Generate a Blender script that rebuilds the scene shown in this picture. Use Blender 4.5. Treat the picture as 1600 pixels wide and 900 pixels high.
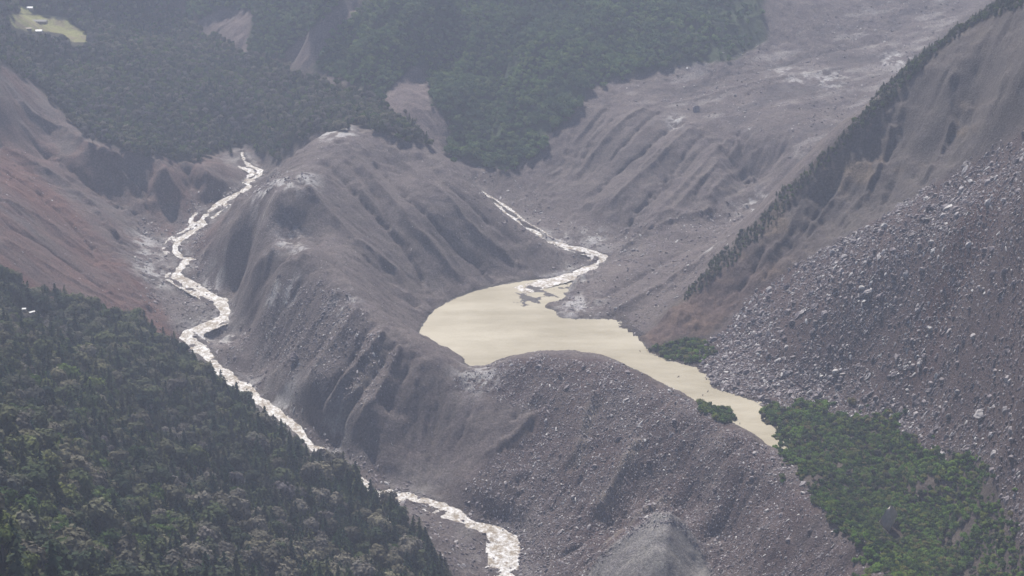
import bpy, math, random
import numpy as np

random.seed(7)
rng = np.random.default_rng(11)
SC = bpy.context.scene
for o in list(bpy.data.objects):
    bpy.data.objects.remove(o, do_unlink=True)

# ------------------------------------------------------------------ camera
CAM_Z, PITCH, FPX = 700.0, math.radians(22.0), 2537.0
cam_data = bpy.data.cameras.new('camera')
cam_data.sensor_width = 36.0
cam_data.lens = 36.0 * FPX / 1600.0
cam_data.clip_start = 1.0
cam_data.clip_end = 40000.0
cam = bpy.data.objects.new('camera', cam_data)
cam.location = (0, 0, CAM_Z)
cam.rotation_euler = (math.radians(90) - PITCH, 0, 0)
SC.collection.objects.link(cam)
SC.camera = cam

# ------------------------------------------------------------------ light
SUN_EL, SUN_AZ = math.radians(52.0), math.radians(-17.0)     # azimuth from +Y, negative = to the left
world = bpy.data.worlds.new('World')
SC.world = world
world.use_nodes = True
wn = world.node_tree
wn.nodes.clear()
sky = wn.nodes.new('ShaderNodeTexSky')
sky.sky_type = 'NISHITA'
sky.sun_disc = False
sky.sun_elevation = SUN_EL
sky.sun_rotation = SUN_AZ
sky.altitude = 2500
sky.air_density = 1.0
sky.dust_density = 2.0
bg = wn.nodes.new('ShaderNodeBackground')
bg.inputs['Strength'].default_value = 0.085
wo = wn.nodes.new('ShaderNodeOutputWorld')
wn.links.new(sky.outputs[0], bg.inputs['Color'])
wn.links.new(bg.outputs[0], wo.inputs['Surface'])
sun_d = bpy.data.lights.new('sun', 'SUN')
sun_d.energy = 5.0
sun_d.angle = math.radians(0.5)
sun_d.color = (1.0, 0.94, 0.86)
sun = bpy.data.objects.new('sun', sun_d)
sun.rotation_euler = (math.radians(90) - SUN_EL, 0, math.pi - SUN_AZ)
sun.location = (-500, 1500, 3000)
SC.collection.objects.link(sun)

SC.view_settings.view_transform = 'Standard'
SC.view_settings.look = 'None'
SC.view_settings.gamma = 1.0
SC.view_settings.exposure = 0.45
SC.view_settings.use_curve_mapping = False
SC.cycles.use_denoising = True
SC.cycles.max_bounces = 4
SC.cycles.diffuse_bounces = 2
SC.cycles.glossy_bounces = 2
SC.cycles.transmission_bounces = 2
SC.cycles.volume_bounces = 1
SC.cycles.transparent_max_bounces = 8
SC.cycles.use_adaptive_sampling = True
SC.cycles.adaptive_threshold = 0.02
SC.cycles.sample_clamp_indirect = 4.0
HAZE_DENSITY = 0.00012

# ------------------------------------------------------------------ projection helpers
CP, SP = math.cos(PITCH), math.sin(PITCH)
def unproject(u, v, z):
    """The world point at height z seen at photo pixel (u, v)."""
    a, b = (u - 800.0) / FPX, (450.0 - v) / FPX
    dx, dy, dz = a, CP + b * SP, -SP + b * CP
    t = (z - CAM_Z) / dz
    return dx * t, dy * t
def project(x, y, z):
    f = y * CP - (z - CAM_Z) * SP
    up = y * SP + (z - CAM_Z) * CP
    f = np.maximum(f, 1.0)
    return 800.0 + FPX * x / f, 450.0 - FPX * up / f

# ------------------------------------------------------------------ terrain heights from surveyed lines
PTS = []
def line(pts, step=45.0, drop=0.0):
    w = []
    for u, v, z in pts:
        x, y = unproject(u, v, z)
        w.append((x, y, z - drop))
    for (x0, y0, z0), (x1, y1, z1) in zip(w[:-1], w[1:]):
        n = max(1, int(math.hypot(x1 - x0, y1 - y0) / step))
        for k in range(n):
            t = k / n
            PTS.append((x0 + (x1 - x0) * t, y0 + (y1 - y0) * t, z0 + (z1 - z0) * t))
    PTS.append(w[-1])
    return w
def pts(lst, drop=0.0):
    for u, v, z in lst:
        x, y = unproject(u, v, z)
        PTS.append((x, y, z - drop))

RIVER_W = [(378, 238, 47), (382, 255, 43), (415, 270, 40), (385, 285, 36), (392, 292, 35), (335, 322, 25), (312, 345, 18), (322, 352, 16), (270, 380, 8),
           (280, 402, 3), (295, 405, 2), (272, 430, -3), (290, 440, -5), (345, 470, -12), (355, 495, -17), (318, 510, -21), (283, 522, -24), (312, 545, -28),
           (350, 585, -33), (420, 638, -39), (465, 668, -44), (478, 690, -47), (500, 706, -50), (535, 742, -54), (580, 776, -59), (622, 773, -62), (680, 785, -66),
           (730, 815, -72), (785, 835, -77), (788, 865, -81), (792, 900, -86), (800, 960, -92), (800, 1040, -98)]
RIVER_E = [(728, 295, 42), (752, 308, 38), (785, 328, 32), (810, 350, 27), (835, 362, 22), (850, 375, 18), (885, 385, 13), (930, 395, 8), (948, 402, 5),
           (925, 418, 3), (890, 432, 1.5), (850, 443, 0.5), (800, 458, -0.2)]
river_w = line(RIVER_W, drop=1.0)
river_e = line(RIVER_E, drop=1.0)
# the lake's shore and its bed
SHORE_A = [(655, 519, .3), (672, 492, .3), (700, 472, .3), (735, 457, .3), (775, 447, .3), (830, 438, .4)]
SHORE_B = [(905, 432, .6), (888, 450, .5), (884, 466, .4), (845, 478, .2), (872, 488, .4), (868, 496, .4), (900, 499, .4), (965, 501, .4), (966, 515, .4), (1003, 537, .4),
           (1012, 552, .4), (1050, 566, .3), (1088, 577, .3), (1110, 607, .3), (1165, 622, .3), (1197, 636, .3), (1200, 660, .2), (1222, 690, .2), (1226, 712, .2)]
SHORE_C = [(655, 519, .3), (690, 540, .3), (722, 556, .3), (733, 572, .3), (760, 571, .3), (790, 556, .3), (850, 548, .3), (930, 552, .3), (985, 572, .3), (1050, 607, .3), (1110, 640, .3), (1160, 668, .3), (1205, 700, .2), (1226, 712, .2)]
line(SHORE_A, 30); line(SHORE_B, 30); line(SHORE_C, 30)
pts([(720, 500, -9), (760, 520, -12), (820, 490, -8), (830, 530, -12), (900, 530, -10), (960, 545, -8), (1040, 590, -6), (1090, 610, -4), (1150, 645, -3), (1190, 670, -2), (790, 460, -4), (700, 520, -6), (800, 548, -8)])
# the dam ridge: hill top, spur and crest curling round to the lower right
line([(622, 193, 122), (560, 204, 128), (505, 210, 126), (478, 232, 120), (462, 262, 114), (440, 296, 110), (432, 305, 108)])
line([(432, 305, 108), (445, 345, 86), (455, 372, 71), (478, 388, 75), (496, 400, 77), (537, 445, 64), (566, 482, 51), (605, 522, 38), (650, 540, 30), (690, 560, 22), (718, 582, 12), (745, 600, 4)])
line([(745, 600, 4), (770, 582, 12), (800, 568, 19), (840, 560, 24), (900, 559, 27), (960, 568, 28), (1000, 582, 28), (1050, 612, 28), (1100, 646, 28), (1150, 678, 27), (1205, 708, 25), (1240, 745, 26), (1290, 798, 29), (1335, 850, 32), (1375, 900, 35), (1420, 960, 38), (1470, 1040, 42)])
# the hill's right profile above the eastern stream
line([(640, 200, 118), (672, 225, 112), (705, 255, 98), (735, 285, 80), (765, 315, 62), (800, 343, 45), (838, 366, 32), (868, 388, 20), (880, 405, 8)])
# hill flanks
pts([(560, 260, 112), (620, 270, 95), (520, 330, 88), (600, 350, 68), (680, 330, 74), (680, 400, 36), (740, 400, 26), (780, 380, 32), (640, 460, 14), (600, 440, 34), (560, 400, 60), (800, 420, 8),
     (400, 300, 78), (370, 320, 60), (340, 350, 34), (318, 385, 14), (305, 425, 1), (360, 360, 55), (400, 370, 66), (340, 420, 8), (400, 420, 40), (380, 445, 1), (430, 440, 50), (400, 500, -8), (415, 400, 58), (410, 430, 42), (450, 520, 14),
     (420, 570, -20), (480, 600, 0), (500, 540, 22), (540, 560, 20), (520, 650, -20), (450, 630, -30), (570, 640, -4), (600, 700, -35), (560, 700, -42), (640, 620, -3), (640, 690, -36), (610, 640, -12), (700, 640, -10),
     (640, 748, -58), (700, 720, -46), (760, 660, -14), (700, 770, -60), (760, 760, -48), (760, 700, -30), (540, 525, 36)])
# face of the dam ridge
pts([(820, 620, 0), (900, 620, 10), (980, 650, 8), (830, 700, -28), (900, 700, -16), (980, 720, -14), (1060, 700, 4), (1130, 740, 4), (1200, 780, 4), (850, 780, -52), (930, 790, -42), (1000, 790, -32),
     (1100, 790, -18), (1180, 850, -18), (1260, 850, 4), (840, 850, -72), (880, 880, -74), (930, 850, -58), (1140, 880, -40), (1240, 900, -16), (1320, 900, 6), (1120, 960, -55), (900, 960, -88), (1260, 980, -20), (1000, 1000, -80)])
line([(1045, 818, -16), (1000, 834, -28), (960, 860, -42), (925, 895, -58)], 25)
pts([(1065, 835, -30), (1090, 870, -42), (1108, 905, -55), (1030, 870, -30), (1010, 910, -42), (1000, 805, -46), (960, 830, -58), (1120, 850, -42), (1075, 808, -36)])
# western valley: flats, banks, reddish slopes
pts([(240, 440, -2), (250, 480, -10), (260, 400, 4), (230, 370, 12), (250, 345, 20), (300, 300, 36), (270, 320, 30), (350, 280, 42), (330, 470, -9), (310, 480, -12), (420, 275, 44), (450, 285, 50), (330, 540, -20),
     (390, 600, -28), (430, 610, -24), (360, 560, -24), (200, 345, 30), (150, 310, 52)])
line([(0, 225, 118), (60, 262, 92), (110, 320, 62), (170, 375, 32), (215, 425, 10)])
pts([(0, 300, 116), (0, 360, 108), (0, 410, 98), (60, 340, 82), (80, 400, 66), (120, 430, 44), (160, 440, 28), (180, 480, 14), (230, 490, -4), (130, 470, 40), (60, 440, 68), (100, 360, 58), (150, 410, 30)])
line([(0, 92, 190), (60, 140, 138), (120, 195, 105), (190, 238, 88), (250, 255, 80), (320, 262, 66), (350, 262, 55)])
pts([(0, 150, 165), (60, 200, 115), (120, 250, 88), (60, 240, 96), (180, 290, 55), (220, 310, 42), (120, 290, 64), (240, 290, 50)])
# near forest slope (canopy heights)
pts([(-60, 440, 110), (0, 440, 96), (60, 462, 72), (110, 475, 58), (190, 500, 30), (250, 535, 8), (0, 520, 132), (0, 600, 170), (0, 700, 205), (0, 800, 228), (0, 900, 245), (0, 1000, 265),
     (100, 560, 92), (100, 650, 130), (100, 780, 172), (100, 900, 198), (200, 560, 46), (200, 640, 78), (200, 740, 112), (200, 900, 148), (300, 620, 22), (300, 700, 52), (300, 800, 82), (300, 900, 105),
     (400, 700, 4), (400, 780, 30), (400, 900, 66), (500, 760, -14), (500, 830, 8), (500, 900, 30), (600, 820, -32), (600, 900, -8), (680, 900, -42), (200, 1000, 180), (400, 1000, 110), (600, 1000, 30), (700, 1000, -20),
     (-80, 560, 190), (-80, 700, 245), (-80, 900, 300), (-80, 1000, 310)], drop=9)
line([(285, 552, -4), (350, 605, -12), (420, 664, -20), (480, 712, -24), (540, 746, -29), (600, 783, -38), (640, 805, -48), (690, 835, -60), (712, 862, -68), (735, 905, -75)], 30, drop=4)
# plateau forest (canopy heights)
pts([(0, 60, 190), (0, 0, 215), (50, 100, 140), (100, 40, 152), (60, 0, 180), (130, 130, 118), (200, 40, 145), (200, 130, 112), (200, 200, 95), (260, 230, 82), (300, 180, 88), (300, 100, 112), (380, 130, 100),
     (380, 200, 66), (440, 220, 82), (440, 160, 100), (500, 160, 116), (480, 190, 112), (560, 160, 124), (610, 175, 122), (330, 60, 118), (260, 0, 150), (200, 0, 165)], drop=10)
line([(300, 42, 124), (380, 88, 112), (440, 108, 112), (500, 130, 118), (560, 148, 122), (605, 170, 118)], drop=10)
# the far mountain, its toe and shoulders
line([(700, 235, 62), (735, 262, 52), (770, 278, 46), (810, 285, 44), (845, 310, 34), (870, 335, 26), (900, 360, 20)])
pts([(650, 170, 110), (700, 160, 108), (660, 100, 140), (620, 60, 164), (620, 0, 200), (700, 0, 202), (700, 80, 150), (760, 200, 84), (760, 100, 140), (800, 0, 204), (820, 240, 66), (860, 200, 88), (880, 120, 132),
     (900, 50, 172), (900, 0, 202), (1000, 0, 200), (1000, 60, 165), (1100, 0, 194), (1100, 60, 168), (940, 130, 126), (1180, 0, 198), (1180, 50, 165), (700, -60, 245), (900, -60, 248), (1100, -60, 235), (500, -60, 260), (1300, -60, 222), (1400, -60, 226), (1250, -60, 228),
     (500, 90, 118), (550, 100, 132), (500, 30, 165), (440, 60, 135), (440, 0, 180), (380, 40, 140), (380, 0, 165), (560, 40, 175), (540, 0, 205), (320, 0, 160), (620, 140, 125)])
line([(556, 100, 142), (590, 60, 174), (640, 20, 204), (680, -10, 222)])
# eastern debris valley: floor terrace, its torn edge and slopes
line([(905, 165, 112), (960, 155, 116), (1020, 165, 112), (1080, 172, 108), (1150, 205, 98), (1200, 225, 92), (1260, 235, 92)])
pts([(1000, 125, 128), (1100, 120, 130), (1200, 130, 126), (1300, 120, 128), (1200, 80, 146), (1300, 70, 148), (1400, 60, 152), (1400, 20, 172), (1300, 0, 188), (1480, 0, 182), (1320, 170, 112), (1230, 180, 110), (1550, -40, 205)])
pts([(900, 220, 82), (930, 260, 60), (900, 290, 44), (960, 290, 55), (980, 230, 84), (1010, 330, 38), (960, 340, 28), (1050, 270, 66), (1080, 320, 44), (1120, 250, 80), (1130, 300, 56), (1180, 280, 62), (1160, 330, 40), (920, 350, 20),
     (990, 372, 15), (1020, 350, 28), (950, 385, 10), (1060, 345, 34)])
line([(955, 408, 6), (985, 385, 18), (1040, 360, 30), (1110, 335, 38), (1175, 318, 42)], 30)
pts([(930, 425, 8), (910, 450, 5), (960, 420, 14), (1000, 430, 16), (940, 470, 9), (1000, 470, 10), (960, 490, 3), (920, 485, 2), (1060, 400, 28), (1100, 380, 30), (1120, 360, 36), (1050, 450, 18), (990, 500, 5), (1080, 420, 30), (1150, 345, 42), (1030, 490, 9)])
# the right ridge crest, its cliff and the scree
line([(1000, 528, 2), (1050, 482, 24), (1100, 440, 48), (1150, 392, 78), (1200, 342, 108), (1245, 292, 142), (1300, 240, 178), (1340, 200, 206), (1380, 165, 230), (1420, 110, 264), (1480, 60, 302), (1560, 8, 345), (1640, -50, 385)], drop=4)
pts([(1560, 60, 325), (1590, 120, 315), (1480, 130, 270), (1500, 200, 235), (1400, 220, 200), (1340, 270, 165), (1300, 300, 140), (1250, 350, 112), (1560, 180, 275), (1450, 250, 200), (1200, 400, 82), (1140, 450, 50), (1080, 500, 22)])
line([(1640, 170, 300), (1560, 225, 252), (1480, 275, 208), (1400, 325, 165), (1320, 370, 125), (1250, 410, 90), (1180, 455, 54), (1120, 510, 22)])
pts([(1600, 300, 250), (1600, 400, 205), (1600, 500, 165), (1600, 600, 130), (1600, 700, 98), (1500, 350, 190), (1500, 450, 140), (1500, 550, 98), (1500, 640, 62), (1400, 400, 138), (1400, 500, 88), (1400, 600, 44), (1300, 450, 90),
     (1300, 530, 52), (1300, 600, 18), (1200, 500, 44), (1200, 560, 22), (1200, 610, 4), (1140, 560, 8), (1250, 630, 4), (1400, 645, 24), (1500, 700, 40), (1600, 800, 70), (1680, 500, 215), (1680, 700, 145), (1680, 300, 300), (1700, 900, 90)])
pts([(1260, 680, 2), (1300, 720, 2), (1350, 700, 8), (1350, 780, 4), (1400, 850, 6), (1450, 750, 16), (1450, 900, 8), (1520, 800, 26), (1560, 880, 30), (1600, 900, 46), (1500, 960, 12), (1600, 1000, 35), (1420, 700, 16)], drop=2)
# ground hidden behind the right ridge and outside the frame
for x, y, z in [(260, 1860, 30), (330, 1860, 60), (400, 1850, 90), (480, 1860, 140), (400, 1960, 90), (500, 1960, 105), (600, 1900, 170), (560, 2060, 118), (700, 2100, 150), (300, 1960, 48), (640, 1700, 330), (760, 1600, 430), (760, 1850, 280),
                (900, 1500, 500), (900, 1200, 380), (700, 1000, 160), (600, 850, 60), (500, 700, 20), (250, 900, -40), (300, 700, -60), (0, 900, -110), (100, 700, -110), (-100, 700, -50), (-250, 600, 60), (-400, 500, 180), (-600, 700, 340),
                (-800, 1000, 340), (-850, 1300, 280), (-800, 1600, 220), (-850, 1900, 260), (-900, 2300, 270), (-900, 2600, 330), (-600, 2600, 300), (-400, 2600, 330), (0, 2600, 400), (300, 2650, 360), (600, 2650, 280), (900, 2600, 330),
                (900, 2200, 260), (900, 1900, 350), (-1000, 800, 420), (0, 2900, 520), (500, 2900, 400), (-500, 2900, 420), (900, 2900, 450), (-900, 2900, 450), (1000, 700, 250), (900, 500, 200), (0, 500, -120)]:
    PTS.append((x, y, z))

P = np.array(PTS)
def tps_fit(P, lam=2e-4):
    X = P[:, :2] / 1000.0
    n = len(X)
    d2 = ((X[:, None] - X[None]) ** 2).sum(-1)
    K = 0.5 * d2 * np.log(d2 + 1e-12)
    A = np.zeros((n + 3, n + 3))
    A[:n, :n] = K + lam * np.eye(n)
    A[:n, n] = 1; A[:n, n + 1:] = X
    A[n, :n] = 1; A[n + 1:, :n] = X.T
    b = np.zeros(n + 3); b[:n] = P[:, 2]
    return X, np.linalg.solve(A, b)
TX, TW = tps_fit(P)
def tps_eval(x, y):
    q = np.stack([x.ravel(), y.ravel()], 1) / 1000.0
    out = np.empty(len(q))
    n = len(TX)
    for s in range(0, len(q), 20000):
        e = q[s:s + 20000]
        d2 = (e[:, 0:1] - TX[:, 0]) ** 2 + (e[:, 1:2] - TX[:, 1]) ** 2
        out[s:s + 20000] = (0.5 * d2 * np.log(d2 + 1e-12)) @ TW[:n] + TW[n] + e @ TW[n + 1:]
    return out.reshape(x.shape)

CELL = 2.0
X0, X1, Y0, Y1 = -1000.0, 1000.0, 500.0, 2900.0
NX, NY = int((X1 - X0) / CELL) + 1, int((Y1 - Y0) / CELL) + 1

def resize(a, ny, nx):
    """Catmull-Rom upsampling of a coarse grid whose corners coincide with the fine one."""
    def axis(a, n):
        m = a.shape[0]
        t = np.linspace(0, m - 1, n)
        i = np.minimum(t.astype(int), m - 2); f = (t - i)[:, None]
        p0, p1, p2, p3 = a[np.maximum(i - 1, 0)], a[i], a[i + 1], a[np.minimum(i + 2, m - 1)]
        return p1 + .5 * f * (p2 - p0 + f * (2 * p0 - 5 * p1 + 4 * p2 - p3 + f * (3 * (p1 - p2) + p3 - p0)))
    return axis(axis(a, ny).T, nx).T
def sample(a, x, y):
    fx = np.clip((x - X0) / CELL, 0, NX - 1.001); fy = np.clip((y - Y0) / CELL, 0, NY - 1.001)
    i, j = fx.astype(np.int32), fy.astype(np.int32)
    fx = fx - i; fy = fy - j
    return (a[j, i] * (1 - fx) + a[j, i + 1] * fx) * (1 - fy) + (a[j + 1, i] * (1 - fx) + a[j + 1, i + 1] * fx) * fy
def vnoise(x, y, scale, seed):
    x = x / scale + 1000; y = y / scale + 1000
    i = np.floor(x).astype(np.int64); j = np.floor(y).astype(np.int64)
    fx = x - i; fy = y - j
    fx = fx * fx * fx * (fx * (fx * 6 - 15) + 10); fy = fy * fy * fy * (fy * (fy * 6 - 15) + 10)
    def h(i, j):
        n = (i * 374761393 + j * 668265263 + seed * 1274126177) & 0xffffffff
        n = ((n ^ (n >> 13)) * 1274126177) & 0xffffffff
        return ((n ^ (n >> 16)) & 0xffff) / 32767.5 - 1
    return (h(i, j) * (1 - fx) + h(i + 1, j) * fx) * (1 - fy) + (h(i, j + 1) * (1 - fx) + h(i + 1, j + 1) * fx) * fy
def fbm(x, y, scale, seed, octs=4, gain=.5):
    s = 0; a = 1; t = 0
    for k in range(octs):
        s = s + a * vnoise(x, y, scale / 2 ** k, seed + k * 17); t += a; a *= gain
    return s / t
def smooth(e0, e1, x):
    t = np.clip((x - e0) / (e1 - e0), 0, 1)
    return t * t * (3 - 2 * t)
def blur(a, n=1):
    for _ in range(n):
        p = np.pad(a, 1, mode='edge')
        a = (p[:-2, 1:-1] + 2 * p[1:-1, 1:-1] + p[2:, 1:-1]) / 4
        p = np.pad(a, 1, mode='edge')
        a = (p[1:-1, :-2] + 2 * p[1:-1, 1:-1] + p[1:-1, 2:]) / 4
    return a

cx, cy = np.meshgrid(np.linspace(X0, X1, 251), np.linspace(Y0, Y1, 301))
H = resize(tps_eval(cx, cy), NY, NX)
gx, gy = np.meshgrid(np.linspace(X0, X1, NX), np.linspace(Y0, Y1, NY))

def dist_poly(path, x, y, reach=120):
    """Distance to a world polyline and the height of its nearest point."""
    D = np.full(x.shape, 1e9); Z = np.zeros(x.shape)
    for (x0, y0, z0), (x1, y1, z1) in zip(path[:-1], path[1:]):
        if x.ndim == 2:
            i0 = max(0, int((min(x0, x1) - reach - X0) / CELL)); i1 = min(NX, int((max(x0, x1) + reach - X0) / CELL))
            j0 = max(0, int((min(y0, y1) - reach - Y0) / CELL)); j1 = min(NY, int((max(y0, y1) + reach - Y0) / CELL))
            if i1 <= i0 or j1 <= j0: continue
            s = (slice(j0, j1), slice(i0, i1))
        else:
            s = slice(None)
        L = (x1 - x0) ** 2 + (y1 - y0) ** 2 + 1e-9
        t = np.clip(((x[s] - x0) * (x1 - x0) + (y[s] - y0) * (y1 - y0)) / L, 0, 1)
        d = np.hypot(x[s] - x0 - t * (x1 - x0), y[s] - y0 - t * (y1 - y0))
        b = d < D[s]
        D[s] = np.where(b, d, D[s]); Z[s] = np.where(b, z0 + t * (z1 - z0), Z[s])
    return D, Z
def in_poly(poly, u, v):
    c = np.zeros(u.shape, bool)
    n = len(poly)
    for k in range(n):
        (x0, y0), (x1, y1) = poly[k], poly[(k + 1) % n]
        if y0 == y1: continue
        c ^= ((y0 > v) != (y1 > v)) & (u < (x1 - x0) * (v - y0) / (y1 - y0) + x0)
    return c
def world_path(P3, z=None):
    p = np.array([(*unproject(u, v, h), h) for u, v, h in P3])
    a, b = p[:-1] * .75 + p[1:] * .25, p[:-1] * .25 + p[1:] * .75      # round the corners
    return [tuple(p[0])] + [tuple(q) for ab in zip(a, b) for q in ab] + [tuple(p[-1])]
rw, re_ = world_path(RIVER_W), world_path(RIVER_E)
DW, ZW = dist_poly(rw, gx, gy)
DE, ZE = dist_poly(re_, gx, gy)
# lake outline in plan
lake_xy = [unproject(u, v, 0) for u, v, z in SHORE_A] + [unproject(u, v, 0) for u, v, z in SHORE_B] + [unproject(u, v, 0) for u, v, z in SHORE_C[::-1][1:-1]]
inlake = in_poly(lake_xy, gx, gy).astype(float)
inlake = blur(inlake, 14)
inlake = np.clip(.5 + (inlake - .5) * 2.2 + .55 * fbm(gx, gy, 15, 19, 4, .65) * (inlake > .03) * (inlake < .97), 0, 1)

CREASES = [
    # hill: rim of the flat top, left profile, front buttress and its hollows
    ([(560, 205), (505, 211), (478, 228), (458, 255), (430, 272), (400, 292)], 3.6, 8),
    ([(400, 292), (372, 322), (345, 362), (310, 418)], 6.5, 9),
    ([(432, 315), (415, 340), (385, 380), (360, 415)], -3.1, 14),
    ([(470, 290), (516, 340), (562, 385), (619, 428), (652, 480)], 7.2, 10),
    ([(452, 325), (490, 370), (530, 415), (580, 460), (620, 500)], -4.3, 9),
    ([(500, 250), (560, 305), (610, 360), (650, 415), (676, 468)], -5.0, 9),
    ([(530, 225), (590, 290), (640, 350), (690, 405), (725, 445)], 5.0, 8),
    ([(583, 250), (640, 310), (690, 360), (740, 410), (770, 437)], -4.3, 7),
    ([(610, 225), (670, 290), (730, 350), (790, 400), (820, 425)], 4.3, 7),
    ([(540, 250), (575, 290), (600, 320)], -2.5, 6),
    ([(560, 290), (600, 340), (640, 385)], 2.2, 5),
    ([(650, 240), (700, 290), (760, 345), (830, 390)], -2.5, 7),
    ([(425, 372), (450, 368), (475, 385)], -4.3, 11),
    ([(438, 386), (420, 410), (385, 440)], 7.2, 8),
    ([(478, 396), (467, 414), (414, 455), (385, 488)], 5.0, 7),
    ([(455, 402), (425, 432), (395, 458)], -4.3, 7),
    ([(500, 410), (460, 460), (415, 520)], -1.9, 7),
    ([(537, 450), (500, 500), (455, 560), (430, 590)], 3.6, 8),
    ([(545, 480), (520, 510), (480, 575)], -3.1, 7),
    ([(566, 484), (535, 520), (505, 560), (480, 610)], 4.3, 6),
    ([(585, 505), (560, 545), (520, 605), (490, 650)], -3.7, 5),
    ([(607, 521), (570, 560), (537, 600), (505, 650)], 5.0, 5),
    ([(615, 535), (590, 575), (560, 615), (530, 665)], -5.0, 5),
    ([(632, 540), (610, 580), (585, 630), (560, 675)], 5.0, 6),
    ([(650, 552), (625, 600), (600, 650)], -2.5, 6),
    ([(665, 555), (650, 600), (630, 650)], 2.5, 8),
    ([(690, 585), (685, 640), (675, 700)], -1.2, 14),
    # mound low in the foreground
    ([(1045, 820), (1000, 836), (955, 865), (915, 900)], 4, 9),
    ([(1045, 820), (1078, 848), (1100, 885), (1110, 920)], 3, 9),
    ([(1046, 812), (1045, 850), (1040, 900), (1035, 980)], 8, 26),
    ([(1000, 815), (955, 838), (915, 875)], -6, 7),
    # dam ridge face
    ([(930, 610), (915, 650), (903, 700), (890, 735)], 5, 6),
    ([(950, 640), (930, 690), (915, 740)], -1.5, 9),
    ([(1000, 680), (975, 725), (950, 775), (932, 812)], 3.5, 7),
    ([(1020, 720), (995, 765), (965, 810), (945, 835)], -.8, 6),
    ([(1050, 765), (1010, 800), (965, 838), (940, 860)], 3.5, 6),
    ([(1060, 700), (1080, 760), (1110, 820)], -4, 12),
    ([(1140, 700), (1160, 760), (1190, 830), (1210, 890)], 4, 14),
    ([(1200, 760), (1240, 830), (1260, 890)], -4, 12),
    ([(840, 640), (800, 690), (740, 730)], 5, 10),
    # western slopes
    ([(0, 230), (53, 260), (107, 293), (150, 330), (190, 380)], 8, 9),
    ([(0, 262), (60, 300), (110, 345), (160, 400)], -5, 9),
    ([(0, 313), (67, 345), (143, 400), (187, 440), (240, 490)], 5, 8),
    ([(0, 345), (60, 375), (130, 425), (180, 465)], -4, 7),
    ([(0, 375), (80, 420), (150, 460), (210, 490)], 3, 6),
    ([(20, 150), (100, 207), (140, 237), (187, 270), (225, 305)], 8, 9),
    ([(40, 200), (95, 250), (150, 290), (200, 330)], -8, 10),
    ([(150, 240), (190, 255), (235, 245)], 7, 8),
    ([(180, 255), (210, 285), (240, 320)], -5, 8),
    ([(245, 250), (265, 285), (280, 310)], 6, 8),
    ([(290, 255), (300, 280), (320, 300)], -5, 8),
    # eastern scarps of the debris terrace
    ([(1066, 187), (1000, 240), (960, 270), (936, 293), (915, 320)], -6.1, 10),
    ([(1090, 200), (1040, 240), (985, 290), (945, 330)], 4.4, 9),
    ([(1120, 215), (1070, 265), (1020, 310), (980, 345)], -2.8, 8),
    ([(1160, 215), (1110, 270), (1050, 330), (1000, 365)], 3.9, 9),
    ([(1200, 235), (1160, 290), (1110, 330)], -3.3, 10),
    ([(1015, 170), (960, 205), (925, 245), (895, 285)], 4.4, 9),
    ([(960, 160), (925, 195), (890, 235), (865, 275)], -3.9, 10),
    ([(1100, 125), (1180, 112), (1280, 85), (1400, 60)], -2.2, 9),
    ([(1040, 165), (1140, 140), (1240, 120), (1330, 105)], 1.7, 7),
    # finer wash lines on the scarps
    ([(1030, 175), (985, 215), (950, 255)], -2.8, 4),
    ([(1075, 195), (1030, 240), (990, 275)], 2.2, 4),
    ([(1100, 210), (1065, 250), (1035, 285), (1000, 330)], -2.8, 4),
    ([(1140, 215), (1095, 262), (1055, 305), (1020, 345)], 2.2, 4),
    ([(1180, 230), (1140, 275), (1105, 315)], 2.2, 4),
    ([(1150, 220), (1120, 262), (1085, 310)], -2.2, 4),
    ([(950, 165), (915, 200), (885, 240)], 2.8, 5),
    # banks beside the lake
    ([(890, 455), (925, 425), (960, 405), (1010, 372), (1066, 345), (1120, 330)], 7, 8),
    ([(930, 470), (985, 440), (1050, 400), (1110, 370)], -4, 9),
    ([(960, 490), (1010, 460), (1070, 425), (1110, 400)], 5, 8),
    # right ridge cliff
    ([(1393, 187), (1386, 233), (1366, 287), (1330, 335)], 6, 6),
    ([(1410, 165), (1415, 220), (1400, 280), (1370, 325)], -6, 8),
    ([(1479, 125), (1483, 213), (1443, 287)], 8, 8),
    ([(1530, 70), (1525, 150), (1500, 230)], -12, 14),
    ([(1570, 50), (1572, 110), (1560, 170)], 8, 8),
    ([(1340, 225), (1325, 280), (1290, 330), (1260, 370)], 5, 6),
    ([(1300, 280), (1280, 330), (1240, 380)], -5, 7),
    ([(1250, 320), (1230, 370), (1190, 420)], 4, 6),
    ([(1210, 370), (1180, 420), (1140, 465)], -4, 7),
    # far mountain spurs
    ([(650, 5), (600, 45), (560, 90), (548, 120)], 20, 16),
    ([(700, 0), (690, 80), (680, 130)], -20, 24),
    ([(760, 40), (730, 110), (715, 180), (720, 240)], 15, 18),
    ([(860, 60), (820, 120), (790, 190), (780, 250)], 18, 18),
    ([(820, 30), (780, 120), (755, 220)], -14, 16),
    ([(960, 20), (920, 80), (880, 140)], 16, 20),
    ([(560, 0), (530, 40), (505, 80)], -10, 12),
]
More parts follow.
